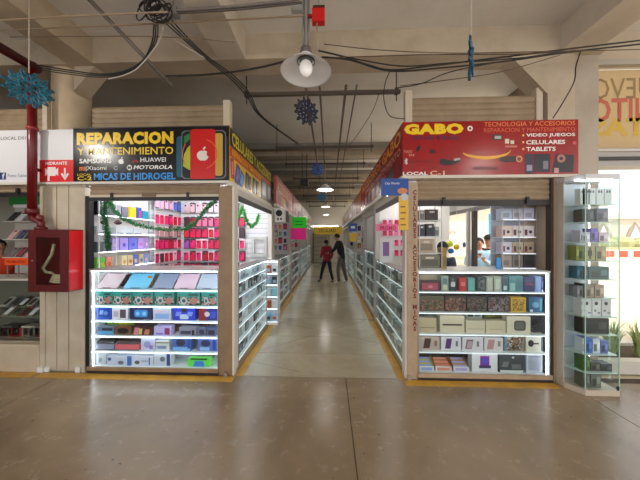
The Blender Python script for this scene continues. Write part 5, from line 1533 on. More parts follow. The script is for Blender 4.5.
for row in range(2):
    for k in range(5):
        cc, nm = NM[(k * 2 + row * 3) % 6]
        xa = PY(-2 + k * 8.6, 300, 2.96 + row * .13).x
        f3 = Fr((xa, 2.985 + row * .12, ncz[2] + .001 + row * .09), 0, .9)
        t = thing('phone_pack', '%s phone pack lying tilted in the far left counter, %s row, %s along' % (nm, ('front', 'rear')[row], ORD[k]), 'phone pack', f3.o, 0, 'tilted phone packs')
        MB().fbox(f3, 0, .075, 0, .012, 0, .15).build('pack', mat(cc, .4), t)
        MB().fpoly(f3, rrect(.012, .063, .02, .12, .008, 2), -.004, 0).build('phone', mat((226, 226, 230) if (k + row) % 3 == 0 else (50, 48, 50), .3), t)
# green band, white rack with tilted covers, orange sign, person behind
gb = MB().box(-5.2, -3.5, 3.88, 3.90, PY(30, 205.5, 3.88).z, PY(30, 194.5, 3.88).z).build('green_banner', mat((40, 150, 70), .5))
tag(gb, 'plain green banner strip high inside the far left stall', 'banner')
nr = thing('display_rack', 'pale rack of tilted phone covers inside the far left stall', 'rack', (-4.2, 3.4, NTOP))
rz_ = [PY(18, y, 3.3).z for y in (257, 239, 221)]
ra, rb = PY(4, 230, 3.3).x, PY(42, 230, 3.3).x
MB().box(ra, rb, 3.42, 3.44, NTOP + .001, PY(18, 205, 3.3).z).build('back_board', mat((176, 170, 160), .6), nr)
for z in rz_:
    MB().box(ra, rb, 3.28, 3.42, z - .012, z).build('ledge', mat((196, 190, 180), .5), nr)
MB().box(ra, rb, 3.40, 3.45, PY(18, 206.5, 3.3).z, PY(18, 203.5, 3.3).z).build('top_bar', WHITE, nr)
for li, z in enumerate(rz_):
    for k in range(4):
        cc, nm = [((120, 110, 110), 'grey'), ((130, 60, 74), 'wine red'), ((206, 160, 160), 'rose'), ((70, 76, 100), 'slate blue'), ((60, 60, 60), 'black'), ((220, 216, 210), 'white')][(li * 2 + k) % 6]
        f3 = Fr((ra + .03 + k * .125, 3.30, z + .001), 0, .5)
        t = thing('phone_cover', '%s phone cover on the far left rack, %s ledge up, %s along' % (nm, ORD[li], ORD[k]), 'phone cover', f3.o, 0, 'tilted phone covers')
        MB().fpoly(f3, [(0, 0), (.08, 0), (.115, .15), (.035, .15)], 0, .012).build('cover', mat(cc, .4), t)
        MB().fbox(f3, .05, .08, -.003, 0, .115, .135).build('camera_hole', BLACK, t)
og = thing('notice_plate', 'orange lettered notice on the counter of the far left stall', 'sign', (-4.0, 3.05, NTOP))
o0, o1 = PY(4.5, 260, 3.05).x, PY(29, 260, 3.05).x
MB().box(o0, o1, 3.05, 3.06, PY(18, 265, 3.05).z, PY(18, 258, 3.05).z).build('plate', mat((236, 84, 24), .4), og)
ftext('PROMOCION', Fr((0, 3.05, 0)), o0 + .03, o1 - .05, PY(18, 263, 3.05).z, PY(18, 260.3, 3.05).z, 0, mat((130, 30, 16), .4), og, bold=.01)
for x in (o0 + .02, (o0 + o1) / 2, o1 - .03):
    MB().box(x, x + .01, 3.06, 3.07, NTOP + .001, PY(18, 264, 3.05).z).build('leg', ALU, og)
MB().box(o0, o1, 3.055, 3.08, NTOP + .001, NTOP + .012).build('foot', ALU, og)
lamp_tube('dim tube lamp under the roof of the far left stall', Fr((-4.9, 3.5, 0)), 1.0, 2.369, 3.0)

# ---- hydrant box on the cladding
hx = thing('hydrant_cabinet', 'red fire hydrant cabinet with glass door and folded white hose', 'hydrant cabinet', (-3.2, 2.8, 1.0))
HY = 2.70
h0, h1 = PY(28, 260, HY).x, PY(68.2, 260, HY).x
hz0, hz1 = PY(50, 292, HY).z, PY(50, 229.5, HY).z
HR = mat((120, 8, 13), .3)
hfr = Fr((0, HY, 0))
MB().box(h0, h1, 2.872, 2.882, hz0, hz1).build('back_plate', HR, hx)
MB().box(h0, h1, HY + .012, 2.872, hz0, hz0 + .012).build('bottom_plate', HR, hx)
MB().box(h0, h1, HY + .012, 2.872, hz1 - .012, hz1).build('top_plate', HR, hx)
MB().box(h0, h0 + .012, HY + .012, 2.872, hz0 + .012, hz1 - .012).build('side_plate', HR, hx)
MB().box(h1 - .012, h1, HY + .012, 2.872, hz0 + .012, hz1 - .012).build('side_plate', mat((206, 26, 32), .22), hx)  # brighter red: stall light falling on this side put into the colour
g0, g1 = PY(36, 260, HY).x, PY(60, 260, HY).x
k0, k1 = PY(50, 285, HY).z, PY(50, 237.5, HY).z
dr = MB().box(h0, g0, HY, HY + .012, hz0, hz1).box(g1, h1, HY, HY + .012, hz0, hz1).box(g0, g1, HY, HY + .012, hz0, k0).box(g0, g1, HY, HY + .012, k1, hz1).build('door', mat((88, 6, 11), .4), hx)  # darker red: shading of the front put into the door colour
MB().box(g0, g1, HY + .004, HY + .008, k0, k1).build('glass_pane', GLASS, dr)
MB().tube([hfr.p(PY(32.5, 260, HY).x, -.006, PY(32, 260.5, HY).z), hfr.p(PY(32.5, 260, HY).x, .0, PY(32, 260.5, HY).z)], .008, 10).build('lock', ALU, dr)
HOSE = mat((206, 186, 150), .7)
hp = lambda px, py: PY(px, py, 2.80)
b = MB(); b.tube([hp(54, 244), hp(52, 254), hp(47, 262), hp(43, 268), hp(46, 272), hp(52, 273)], .014, 8); b.build('hose_riser', HOSE, hx, True)
for k in range(5):
    zz = k0 + .012 + k * .021
    b = MB(); b.tube([(g0 + .05 + k * .01, 2.80, zz + .01), (g0 + .12, 2.79, zz), (g1 - .06, 2.79, zz), (g1 - .01, 2.80, zz + .002)], .0105, 8); b.build('hose_fold', HOSE, hx, True)
# valve on top and the pipe
rp = thing('fire_pipe', 'dark red vertical fire pipe feeding the hydrant box', 'pipe', (-3.4, 2.76, 1.7))
RPM = mat((104, 10, 15), .3)
pxx = PY(32.3, 150, 2.76).x
MB().tube([(pxx, 2.76, 3.62), (pxx, 2.76, PY(32, 213, 2.76).z)], .041, 16).build('riser', RPM, rp, True)
MB().tube([(pxx, 2.76, PY(32, 209, 2.76).z), (pxx, 2.76, PY(32, 214, 2.76).z)], .06, 16).build('collar', mat((96, 20, 20), .4), rp, True)
MB().tube([(pxx, 2.76, PY(32, 127.5, 2.76).z), (pxx, 2.76, PY(32, 130, 2.76).z)], .055, 16).build('coupling', mat((150, 60, 56), .4), rp, True)
ex = PY(41, 220, 2.78).x
MB().tube([(pxx, 2.76, PY(32, 214, 2.76).z), (pxx + .01, 2.765, PY(32, 219, 2.76).z), (ex, 2.78, PY(32, 222, 2.76).z), (ex, 2.78, hz1 + .001)], .036, 12).build('elbow', RPM, rp, True)
MB().tube([(ex, 2.78, hz1 + .001), (ex, 2.78, hz1 + .03)], .055, 14).build('flange', mat((96, 20, 20), .4), rp, True)
MB().ball((ex, 2.77, PY(32, 218, 2.76).z), .04, n=10, m=7).build('valve_wheel', mat((110, 40, 36), .4), rp, True)
MB().tube([(pxx, 2.82, 3.58), (pxx, -3, 3.58)], .05, 14).build('overhead_run', mat((84, 18, 20), .35), rp, True)
MB().tube([(pxx, 2.76, 2.40), (pxx, 2.80, 2.40), (pxx, 2.845, 2.40)], .02, 8).build('wall_clamp', RPM, rp)

# ================================================================== STALLS FURTHER DOWN THE AISLE
def aisle_stall(side, y0, y1, idx, sign_c, sign_t, text, label, n_items, led, packs=None, short=''):
    if side < 0:
        f = Fr((LX, y0, 0), math.pi / 2)
    else:
        f = Fr((RX, y1, 0), -math.pi / 2)
    Wd = y1 - y0
    t = thing('market_stall', label, 'stall', f.p(Wd / 2, .9, 0), f.rz, 'stalls further down the aisle')
    for u in (0, Wd - .07):
        MB().fbox(f, u, u + .07, 0, .08, 0, 2.22).build('post', mat((200, 190, 176), .5), t)
    MB().fbox(f, 0.07, Wd - .07, .03, .07, 2.08, 2.22).build('header', mat((150, 140, 128), .5), t)
    MB().fbox(f, 0, Wd, 1.75, 1.78, 0, 2.4).build('back_wall', mat((214, 208, 200), .6), t)
    MB().fbox(f, 0, Wd, 0.1, 1.75, 2.40, 2.43).build('stall_roof', mat((206, 200, 190), .6), t)
    for u in (0.0, Wd - .02):
        MB().fbox(f, u, u + .02, .1, 1.75, 0, 2.4).build('partition', mat((214, 208, 200), .6), t)
    LVS = [.1, .36, .62, .88]
    display_case('lit glass case of %s' % label[:60].replace('narrow stall', 'stall'), f.at(.08, .012, 0), Wd - .16, .36, LVS, 1.14, led=led, edge=DIMEDGE, base_m=ALU, group='lit glass cases down the aisle')
    if packs:
        far = (lambda u, d: f.p(u, d, 0))
        for r_ in range(4):
            for k in range(4):
                cc, nm = packs[(r_ * 2 + k * 3 + idx) % len(packs)]
                p = f.p(Wd - .05 if side < 0 else .05, .16 + k * .14, 0)
                case_pack(Fr((p.x, p.y, 2.02 - r_ * .2)), cc, nm, '%s pack on the far partition of %s, %s row, %s along' % (nm, short, ORD[r_], ORD[k]), w=.11, h=.17, dark=(k + r_) % 3 == 0)
    s = thing('shop_sign', text[1], 'sign', f.p(Wd / 2, -.03, 2.28), f.rz, 'signs down the aisle')
    MB().fbox(f, 0, Wd, -.05, 0, 2.29, 2.86).build('panel', mat(sign_c, .35), s)
    MB().fbox(f, 0, Wd, -.06, 0, 2.235, 2.29).build('bottom_trim', mat((220, 212, 200), .4), s)
    ftext(text[0], f, .12, Wd - .12, 2.55, 2.78, -.05, mat(sign_t, .4), s, bold=.02)
    for k in range(4):
        u = .15 + k * (Wd - .3) / 4
        MB().fbox(f, u, u + (Wd - .3) / 6, -.054, -.05, 2.33, 2.50).build('printed_picture', mat(((150, 60, 50), (206, 170, 120), (80, 70, 90), (190, 110, 90))[k], .4), s)
    return t, f, Wd


TLED = mat((236, 240, 240), .4, emit=6.0)
MIXC = [((220, 60, 90), 'red'), ((236, 226, 220), 'white'), ((60, 110, 170), 'blue'), ((226, 150, 60), 'orange'), ((60, 56, 60), 'black'), ((120, 180, 130), 'mint'), ((246, 130, 170), 'pink')]
MIX = PAL + [((206, 90, 50), 'orange'), ((60, 110, 170), 'blue'), ((190, 60, 80), 'red')]
t, f, Wd = aisle_stall(-1, 4.96, 7.2, 0, (176, 92, 74), (236, 196, 170), ('ACCESORIOS PARA CELULAR', 'dusty red shop sign over the stall with the white loudspeaker'), 'stall with a white loudspeaker after repair stall', 6, TLED, MIXC, 'loudspeaker stall')
fill_case(f.at(.08, .012, 0), Wd - .16, [.1, .36, .62, .88], 8, 'case by the white loudspeaker', 'boxes in the loudspeaker stall case', MIX, .12, .2)
# tall rack of colourful packs facing the aisle
rkk = thing('display_rack', 'tall rack of colourful packs below the white loudspeaker', 'rack', f.p(.3, .1, 0), f.rz)
MB().fbox(f, .1, .9, .42, .44, 1.15, 2.06).build('back_board', mat((190, 180, 170), .6), rkk)
for k in range(4):
    MB().fbox(f, .1, .9, .28, .42, 1.2 + k * .22, 1.21 + k * .22).build('ledge', WHITE, rkk)
RC = [((220, 100, 40), 'orange'), ((60, 90, 150), 'blue'), ((206, 206, 206), 'white'), ((40, 44, 60), 'navy'), ((190, 60, 50), 'red')]
for r_ in range(4):
    for k in range(5):
        cc, nm = RC[(r_ + k * 2) % 5] if r_ < 3 else RC[0 if k % 2 == 0 else 4]
        product('snack_pack', '%s pack on %s ledge up of loudspeaker rack, %s along' % (nm, ORD[r_], ORD[k]), 'pack', 'packs on the loudspeaker rack', f.at(.12 + k * .155, .30, 1.211 + r_ * .22), .13, .17, .05, mat(cc, .4), (('rect', .15, .3, .7, .35, mat(RC[(r_ + k + 1) % 5][0], .4)),))
# loudspeaker
sp0, sp1 = PY(274.5, 220, 4.9).x, PY(284.5, 220, 4.9).x
spz0, spz1 = PY(280, 222, 4.9).z, PY(280, 208, 4.9).z
sfr = Fr((0, 4.9, 0))
spk = thing('loudspeaker', 'white loudspeaker with black cone mounted beside the repair stall aisle opening', 'loudspeaker', ((sp0 + sp1) / 2, 5.0, spz0))
MB().box(sp0, sp1, 4.9, 5.1, spz0, spz1).build('cabinet', mat((232, 228, 222), .4), spk)
MB().fdisc(sfr, (sp0 + sp1) / 2 - .01, spz0 + .175, .065, .065, -.006, 0, 20).build('cone', BLACK, spk)
MB().fdisc(sfr, (sp0 + sp1) / 2 - .03, spz0 + .06, .018, .026, -.006, 0, 12).build('tweeter', BLACK, spk)
MB().fdisc(sfr, (sp0 + sp1) / 2 + .03, spz0 + .06, .018, .026, -.006, 0, 12).build('tweeter', BLACK, spk)
MB().box(LX - .02, sp0, 4.97, 5.0, spz0 + .1, spz0 + .13).build('wall_bracket', DARK, spk)
hd = PY(290, 215, 5.4)
bk = MB(); bk.box(sp0 + .01, sp1 + .02, 5.101, 5.3, spz0 + .02, spz1 - .03)
o = bk.build('dark_loudspeaker', mat((50, 46, 46), .5)); tag(o, 'dark loudspeaker mounted just behind the white loudspeaker', 'loudspeaker')
# green and pink paper notices
for px0, px1, py0, py1, cc, nm in ((292, 306.5, 217, 228, (40, 226, 40), 'fluorescent green'), (291, 306, 228, 239.5, (246, 30, 150), 'hot pink')):
    yy = 7.0
    o = MB().box(PY(px0, 220, yy).x, PY(px1, 220, yy).x, yy, yy + .004, PY(300, py1, yy).z, PY(300, py0, yy).z)
    t_ = thing('paper_notice', '%s paper notice hanging over the aisle edge' % nm, 'notice', (PY(300, 220, yy).x, yy, PY(300, py1, yy).z), 0, 'fluorescent notices')
    o.build('sheet', mat(cc, .6), t_)
    if 'green' in nm:
        for k in range(2):
            z = PY(300, 221.5 + k * 3, yy).z
            MB().box(PY(295, 220, yy).x, PY(303, 220, yy).x, yy - .003, yy, z - .012, z + .012).build('handwritten_line', mat((20, 120, 30), .6), t_)
        for px in (294, 304):
            MB().tube([(PY(px, 217, yy).x, yy + .002, PY(300, py0, yy).z), (PY(px, 217, yy).x, yy + .002, 2.6)], .003, 5).build('string', WHITE, t_)
        MB().tube([(LX - .02, yy + .002, 2.6), (PY(306, 217, yy).x, yy + .002, 2.6)], .006, 6).build('hanger_bar', ALU, t_)

t, f, Wd = aisle_stall(-1, 7.3, 9.6, 1, (150, 84, 66), (226, 180, 150), ('REPARACIONES', 'rust shop sign above the fluorescent notices'), 'stall behind the fluorescent paper notices', 5, TLED, MIXC, 'notices stall')
fill_case(f.at(.08, .012, 0), Wd - .16, [.1, .36, .62, .88], 5, 'case behind the fluorescent notices', 'boxes in the case behind the notices', MIX, .12, .2, arts=False)
t, f, Wd = aisle_stall(-1, 9.7, 12.6, 2, (140, 116, 96), (220, 200, 176), ('CELULARES', 'brown shop sign over the third stall past repair stall'), 'shuttered pale stall past the fluorescent notices', 4, TLED)
t, f, Wd = aisle_stall(-1, 12.7, 15.6, 3, (120, 104, 90), (210, 190, 160), ('FUNDAS', 'dull brown shop sign at the aisle end, loudspeaker side'), 'farthest stall on the loudspeaker side', 4, TLED)

t, f, Wd = aisle_stall(1, 6.5, 8.7, 4, (140, 34, 34), (230, 150, 70), ('CELULARES Y MAS', 'dark red shop sign above the second stall past the red one'), 'second stall past the red-signed corner stall', 6, TLED, MIXC, 'second stall past red one')
fill_case(f.at(.08, .012, 0), Wd - .16, [.1, .36, .62, .88], 6, 'second case past red-signed stall', 'boxes in the second case past the red sign', PAL2, .12, .2, arts=False)
# stall right behind the first one shares the long red sign
f = Fr((RX, 6.42, 0), -math.pi / 2)
t = thing('market_stall', 'stall under the far half of the long red sign', 'stall', f.p(.7, .9, 0), f.rz, 'stalls further down the aisle')
for u in (0, 1.43):
    MB().fbox(f, u, u + .07, 0, .08, 0, 2.22).build('post', mat((170, 164, 156), .5), t)
MB().fbox(f, .07, 1.43, .02, .06, 2.08, 2.22).build('header', mat((150, 146, 140), .5), t)
MB().fbox(f, 0, 1.5, 1.4, 1.42, 0, 2.4).build('back_wall', mat((200, 206, 196), .6), t)
MB().fbox(f, 0, 1.5, .1, 1.4, 2.4, 2.43).build('stall_roof', mat((206, 200, 190), .6), t)
display_case('tall lit glass case under the far half of the red sign', f.at(.08, .012, 0), 1.34, .36, [.1, .4, .7, 1.0], 1.32, led=TLED, edge=DIMEDGE, base_m=ALU)
fill_case(f.at(.08, .012, 0), 1.34, [.1, .4, .7, 1.0], 6, 'tall case under the red sign', 'boxes in the tall case under the red sign', PAL2, .14, .24, arts=False)
for r_ in range(3):
    for k in range(4):
        cc, nm = [((150, 176, 160), 'mint'), ((206, 210, 206), 'white'), ((190, 130, 110), 'salmon')][(r_ + k) % 3]
        case_pack(Fr((1.3 + k * .13, 6.36, 2.0 - r_ * .2)), cc, nm, '%s phone case under far half of red sign, %s row down, %s along' % (nm, ORD[r_], ORD[k]), w=.1, h=.16)
tw = MB().box(1.2, 2.2, 6.38, 6.40, .1, 2.2).build('pack_board', mat((206, 214, 206), .6)); tag(tw, 'pale mint pack board inside the stall under the red sign', 'board')
t, f, Wd = aisle_stall(1, 8.8, 11.6, 5, (110, 50, 44), (210, 140, 90), ('ACCESORIOS', 'maroon shop sign above the walking man'), 'stall beside the walking man', 4, TLED, MIXC, 'stall beside walking man')
t, f, Wd = aisle_stall(1, 11.7, 15.6, 6, (104, 70, 60), (206, 170, 130), ('TECNOLOGIA', 'brown shop sign at the aisle end past the walking man'), 'farthest stall past the walking man', 4, TLED)
# second blue and yellow placard further on
bp2 = thing('hanging_placard', 'small blue and yellow hanging placard further down the aisle', 'placard', (.75, 7.1, 1.7))
q = lambda px, py: PY(px, py, 6.45)
MB().box(q(348.5, 0).x, q(357, 0).x, 6.44, 6.455, q(352, 231.5).z, q(352, 223.5).z).build('blue_panel', mat((20, 80, 160), .35), bp2)
MB().box(q(349.5, 0).x, q(357, 0).x, 6.44, 6.455, q(352, 241.5).z, q(352, 233).z).build('yellow_panel', mat((216, 176, 30), .35), bp2)
MB().box(q(351, 0).x, q(355, 0).x, 6.436, 6.44, q(352, 228.5).z, q(352, 226).z).build('printed_picture', WPR, bp2)
MB().box(q(352, 0).x, RX + .01, 6.448, 6.46, q(352, 233).z - .01, q(352, 231.5).z + .02).build('bracket', ALU, bp2)

# aisle end: yellow sign and shelves
es = thing('shop_sign', 'yellow shop sign closing the far end of the aisle', 'sign', (-.4, 15.9, 2.1))
q = lambda px, py: PY(px, py, 15.9)
MB().box(q(314, 0).x, q(342, 0).x, 15.9, 16.0, q(325, 234.5).z, q(325, 226.5).z).build('panel', mat((226, 186, 40), .4), es)
ftext('CELULARES', Fr((0, 15.9, 0)), q(319, 0).x, q(336, 0).x, q(325, 232.3).z, q(325, 228.8).z, 0, mat((90, 70, 20), .5), es, bold=.02)
er = thing('display_rack', 'white shelf unit below the yellow sign at the aisle end', 'rack', (-.6, 16.2, 0))
MB().box(q(313, 0).x, q(329, 0).x, 16.35, 16.38, 0, 1.9).build('back_board', mat((226, 220, 206), .5), er)
for k in range(6):
    MB().box(q(313, 0).x, q(329, 0).x, 16.05, 16.35, .2 + k * .28, .23 + k * .28).build('shelf_board', mat((180, 160, 130), .5), er)
for px in (313, 329):
    MB().box(q(px, 0).x - .04, q(px, 0).x + .04, 16.02, 16.38, 0, 1.9).build('side_board', mat((150, 130, 104), .5), er)
lamp_tube('tube lamp over the far end shelves', Fr((q(313, 0).x, 15.95, 0)), 1.6, q(325, 226.5).z + .007, 22.0)
for j, (x, y0_) in enumerate(((-1.9, 5.4), (-1.9, 7.8), (-1.9, 10.2), (1.6, 5.3), (1.6, 7.0), (1.6, 9.6), (-1.9, 13.2), (1.6, 12.8))):
    lamp_tube('tube lamp inside the %s stall down the aisle on the %s side' % (('first', 'second', 'third', 'first', 'second', 'third', 'farthest', 'farthest')[j], 'loudspeaker' if x < 0 else 'red sign'), Fr((x, y0_, 0), math.pi / 2), 1.2, 2.349, 22.0)

# ================================================================== PEOPLE
def skin(name, joints, edges, radii, material, parent, roots, sub=1):
    """a continuous body surface grown on a skeleton (joint name -> local point)."""
    idx = {}; vs_ = []
    for n in joints:
        if n in radii:
            idx[n] = len(vs_); vs_.append(tuple(joints[n]))
    es_ = [(idx[a], idx[b]) for a, b in edges if a in idx and b in idx]
    me = bpy.data.meshes.new(name)
    me.from_pydata(vs_, es_, [])
    me.materials.append(material)
    o = bpy.data.objects.new(name, me)
    COL.objects.link(o)
    o.parent = parent
    bm_ = bmesh.new(); bm_.from_mesh(me); lay = bm_.verts.layers.skin.verify(); bm_.verts.ensure_lookup_table()
    for n, i in idx.items():
        r = radii[n]; d_ = bm_.verts[i][lay]
        d_.radius = r if isinstance(r, tuple) else (r, r)
        d_.use_root = n in roots
    bm_.to_mesh(me); bm_.free()
    m = o.modifiers.new('skin', 'SKIN'); m.use_smooth_shade = True
    o.modifiers.new('subsurf', 'SUBSURF').levels = sub
    o.modifiers['subsurf'].render_levels = sub + 1
    return o


BASE = {
    'pelvis': (0, 0, .93), 'spine': (0, 0, 1.12), 'chest': (0, .0, 1.30), 'neck': (0, .01, 1.45), 'jaw': (0, -.015, 1.52), 'skull': (0, -.005, 1.60), 'crown': (0, .005, 1.66),
    'shl': (.17, 0, 1.39), 'ell': (.22, .03, 1.12), 'wrl': (.22, -.06, .90), 'pal': (.215, -.085, .84),
    'shr': (-.17, 0, 1.39), 'elr': (-.22, .03, 1.12), 'wrr': (-.22, -.06, .90), 'par': (-.215, -.085, .84),
    'hil': (.09, 0, .88), 'knl': (.10, -.02, .49), 'anl': (.10, .02, .09), 'tol': (.105, -.13, .035),
    'hir': (-.09, 0, .88), 'knr': (-.10, -.02, .49), 'anr': (-.10, .02, .09), 'tor': (-.105, -.13, .035)}
BE = [('pelvis', 'spine'), ('spine', 'chest'), ('chest', 'neck'), ('neck', 'jaw'), ('jaw', 'skull'), ('skull', 'crown'),
      ('chest', 'shl'), ('shl', 'ell'), ('ell', 'wrl'), ('wrl', 'pal'), ('chest', 'shr'), ('shr', 'elr'), ('elr', 'wrr'), ('wrr', 'par'),
      ('pelvis', 'hil'), ('hil', 'knl'), ('knl', 'anl'), ('anl', 'tol'), ('pelvis', 'hir'), ('hir', 'knr'), ('knr', 'anr'), ('anr', 'tor')]
BR = {'pelvis': (.135, .10), 'spine': (.12, .09), 'chest': (.13, .10), 'neck': .05, 'jaw': (.06, .068), 'skull': (.074, .088), 'crown': (.055, .065),
      'shl': .06, 'ell': .042, 'wrl': .03, 'pal': (.038, .022), 'shr': .06, 'elr': .042, 'wrr': .03, 'par': (.038, .022),
      'hil': .085, 'knl': .056, 'anl': .04, 'tol': .035, 'hir': .085, 'knr': .056, 'anr': .04, 'tor': .035}


def person(label, loc, rz, height, pose, skin_c, hair_c, top_c, leg_c, shoe_c, hair='short', extra=None, top_low='pelvis'):
    s = height / 1.70
    t = thing('person', label, 'person', loc, rz)
    J = {k: Vector(v) * s for k, v in {**BASE, **pose}.items()}
    R_ = {k: (tuple(x * s for x in v) if isinstance(v, tuple) else v * s) for k, v in BR.items()}
    E_ = list(BE); roots = {'pelvis'}
    for sd in 'lr':
        w_, p_ = J['wr' + sd], J['pa' + sd]
        d = (p_ - w_).normalized()
        side = d.cross(Vector((0, 1, 0))).normalized() if abs(d.y) < .9 else Vector((1, 0, 0))
        curl = d.cross(side)
        for k, (off, L) in enumerate(((-.030, .072), (-.010, .082), (.010, .076), (.028, .060))):
            a = 'f%s%d' % (sd, k)
            J[a + 'a'] = p_ + side * off * s * .8
            J[a + 'b'] = J[a + 'a'] + d * L * .55 * s
            J[a + 'c'] = J[a + 'b'] + d * L * .45 * s + curl * .02 * s
            for q, r in (('a', .009), ('b', .0085), ('c', .007)):
                R_[a + q] = r * s
            E_ += [(a + 'a', a + 'b'), (a + 'b', a + 'c')]; roots.add(a + 'a')
        a = 'th' + sd
        J[a + 'a'] = w_.lerp(p_, .5); J[a + 'b'] = J[a + 'a'] + (d * .03 + side * -.045) * s; J[a + 'c'] = J[a + 'b'] + d * .03 * s
        for q in 'abc':
            R_[a + q] = .01 * s
        E_ += [(a + 'a', a + 'b'), (a + 'b', a + 'c')]; roots.add(a + 'a')
    SK = mat(skin_c, .55)
    body = skin('body', J, E_, R_, SK, t, roots)
    grow = lambda names, g, r0=R_: {n: (tuple(x + g * s for x in r0[n]) if isinstance(r0[n], tuple) else r0[n] + g * s) for n in names}
    TE = [e for e in BE]
    J2 = dict(J)
    J2['collar'] = J['chest'].lerp(J['neck'], .62)
    tr_ = grow(['pelvis', 'spine', 'chest', 'shl', 'ell', 'wrl', 'shr', 'elr', 'wrr'], .018)
    tr_.update(grow(['pelvis', 'spine', 'chest'], .034))
    tr_['collar'] = .06 * s
    J2['hem'] = J['pelvis'] - Vector((0, 0, .10 * s)); tr_['hem'] = (.175 * s, .14 * s)
    J3 = dict(J); J3['belt'] = J['pelvis'].lerp(J['spine'], .5); lr_ = grow(['pelvis', 'hil', 'knl', 'anl', 'hir', 'knr', 'anr'], .014); lr_['belt'] = (.13 * s, .10 * s)
    skin('jacket', J2, TE + [('chest', 'collar'), ('pelvis', 'hem')], tr_, mat(top_c, .8), t, {'chest'})
    skin('trousers', J3, TE + [('pelvis', 'belt')], lr_, mat(leg_c, .85), t, {'pelvis'})
    for sd in 'lr':
        skin('shoe', J, TE, grow(['an' + sd, 'to' + sd], .014), mat(shoe_c, .6), t, {'an' + sd})
    # head details
    c = J['skull']; hv = (J['crown'] - J['jaw']).normalized(); fw = Vector((0, -1, 0)); fw = (fw - hv * fw.dot(hv)).normalized(); rt = fw.cross(hv)
    W_ = wm(t)
    A = lambda r, u, f_: W_ @ (c + (rt * r + hv * u + fw * f_) * s)
    hr = mat(hair_c, .6)
    b = MB(); n_, m_ = 16, 10
    for i in range(m_ + 1):
        th = math.pi * (.02 + .60 * i / m_)
        for k in range(n_):
            a = 2 * math.pi * k / n_
            face = max(0, math.cos(a))
            th2 = th * (1 - .42 * face)
            b.v.append(A(.088 * math.sin(th2) * math.sin(a), .012 + .105 * math.cos(th2), -.012 + .102 * math.sin(th2) * math.cos(a)))
    for i in range(m_):
        for k in range(n_):
            l = (k + 1) % n_
            b.f.append([i * n_ + k, i * n_ + l, (i + 1) * n_ + l, (i + 1) * n_ + k])
    b.build('hair', hr, t, True)
    if hair == 'long':
        b = MB(); b.tube([A(0, .06, -.07), A(0, -.02, -.10), A(0, -.12, -.105), A(0, -.22, -.09)], [.06 * s, .07 * s, .06 * s, .03 * s], 10); b.build('hair_length', hr, t, True)
    if hair == 'tail':
        b = MB(); b.tube([A(0, .04, -.09), A(0, .02, -.13), A(0, -.06, -.14), A(0, -.14, -.13)], [.02 * s, .03 * s, .026 * s, .01 * s], 8); b.build('hair_length', hr, t, True)
    for r in (-1, 1):
        MB().ball(A(.032 * r, .0, .086), .011 * s, n=8, m=6).build('eye', mat((40, 30, 28), .3), t, True)
        MB().ball(A(.082 * r, -.012, -.005), .012 * s, .018 * s, .026 * s, 8, 6).build('ear', SK, t, True)
    MB().tube([A(0, .005, .086), A(0, -.03, .106), A(0, -.038, .088)], [.008 * s, .013 * s, .008 * s], 8).build('nose', SK, t, True)
    MB().tube([A(-.022, -.062, .078), A(0, -.064, .086), A(.022, -.062, .078)], .006 * s, 6).build('mouth', mat((150, 80, 76), .5), t, True)
    if hair == 'cap':
        b = MB(); cm = mat((40, 38, 44), .7)
        b.lathe([(0.098 * s, .0), (.096 * s, .04 * s), (.07 * s, .085 * s), (.02 * s, .105 * s), (.001, .106 * s)], W_ @ (c + hv * .035 * s), 18); b.build('cap_crown', cm, t, True)
        b = MB(); b.tube([A(0, .05, .06), A(0, .045, .12), A(0, .038, .165)], [.07 * s, .065 * s, .04 * s], 12)
        for q_ in range(len(b.v)):
            p = b.v[q_]; ctr = A(0, .045, .11)
            b.v[q_] = Vector((p.x, p.y, ctr.z + (p.z - ctr.z) * .12))
        b.build('cap_brim', cm, t, True)
    if extra:
        extra(t, J, A, s)
    return t, J


# woman in red walking in the aisle, leaning forward in mid-stride
person('person in red jacket and dark jeans walking in the aisle', PZ(327, 282.3, 0) + Vector((0, 0, .0)), math.radians(200), 1.56,
       {'pelvis': (0, 0, .90), 'spine': (0, -.03, 1.09), 'chest': (0, -.06, 1.27), 'neck': (0, -.08, 1.42), 'jaw': (0, -.11, 1.49), 'skull': (0, -.105, 1.57), 'crown': (0, -.095, 1.63),
        'shl': (.16, -.06, 1.36), 'shr': (-.16, -.06, 1.36), 'ell': (.22, -.02, 1.10), 'wrl': (.20, -.20, .97), 'pal': (.19, -.26, .96), 'elr': (-.22, .02, 1.10), 'wrr': (-.21, -.12, .92), 'par': (-.20, -.17, .88),
        'hil': (.09, 0, .86), 'hir': (-.09, 0, .86), 'knl': (.16, -.10, .48), 'anl': (.26, -.06, .09), 'tol': (.30, -.20, .035), 'knr': (-.12, .04, .48), 'anr': (-.20, .14, .09), 'tor': (-.22, .0, .035)},
       (190, 140, 116), (22, 18, 18), (150, 30, 44), (24, 26, 38), (24, 22, 24), 'tail',
       lambda t, J, A, s: skin('tunic_hem', J, BE, {'pelvis': (.165 * s, .13 * s), 'spine': (.15 * s, .12 * s), 'hil': .12 * s, 'hir': .12 * s}, mat((30, 24, 28), .8), t, {'pelvis'}))
# man in black leaning towards her


def bag(t, J, A, s):
    skin('sleeve_panel', {'a': J['chest'] + Vector((-.12, -.05, .02)), 'b': J['spine'] + Vector((-.13, -.05, -.1))}, [('a', 'b')], {'a': .05 * s, 'b': .05 * s}, mat((176, 160, 140), .8), t, {'a'})


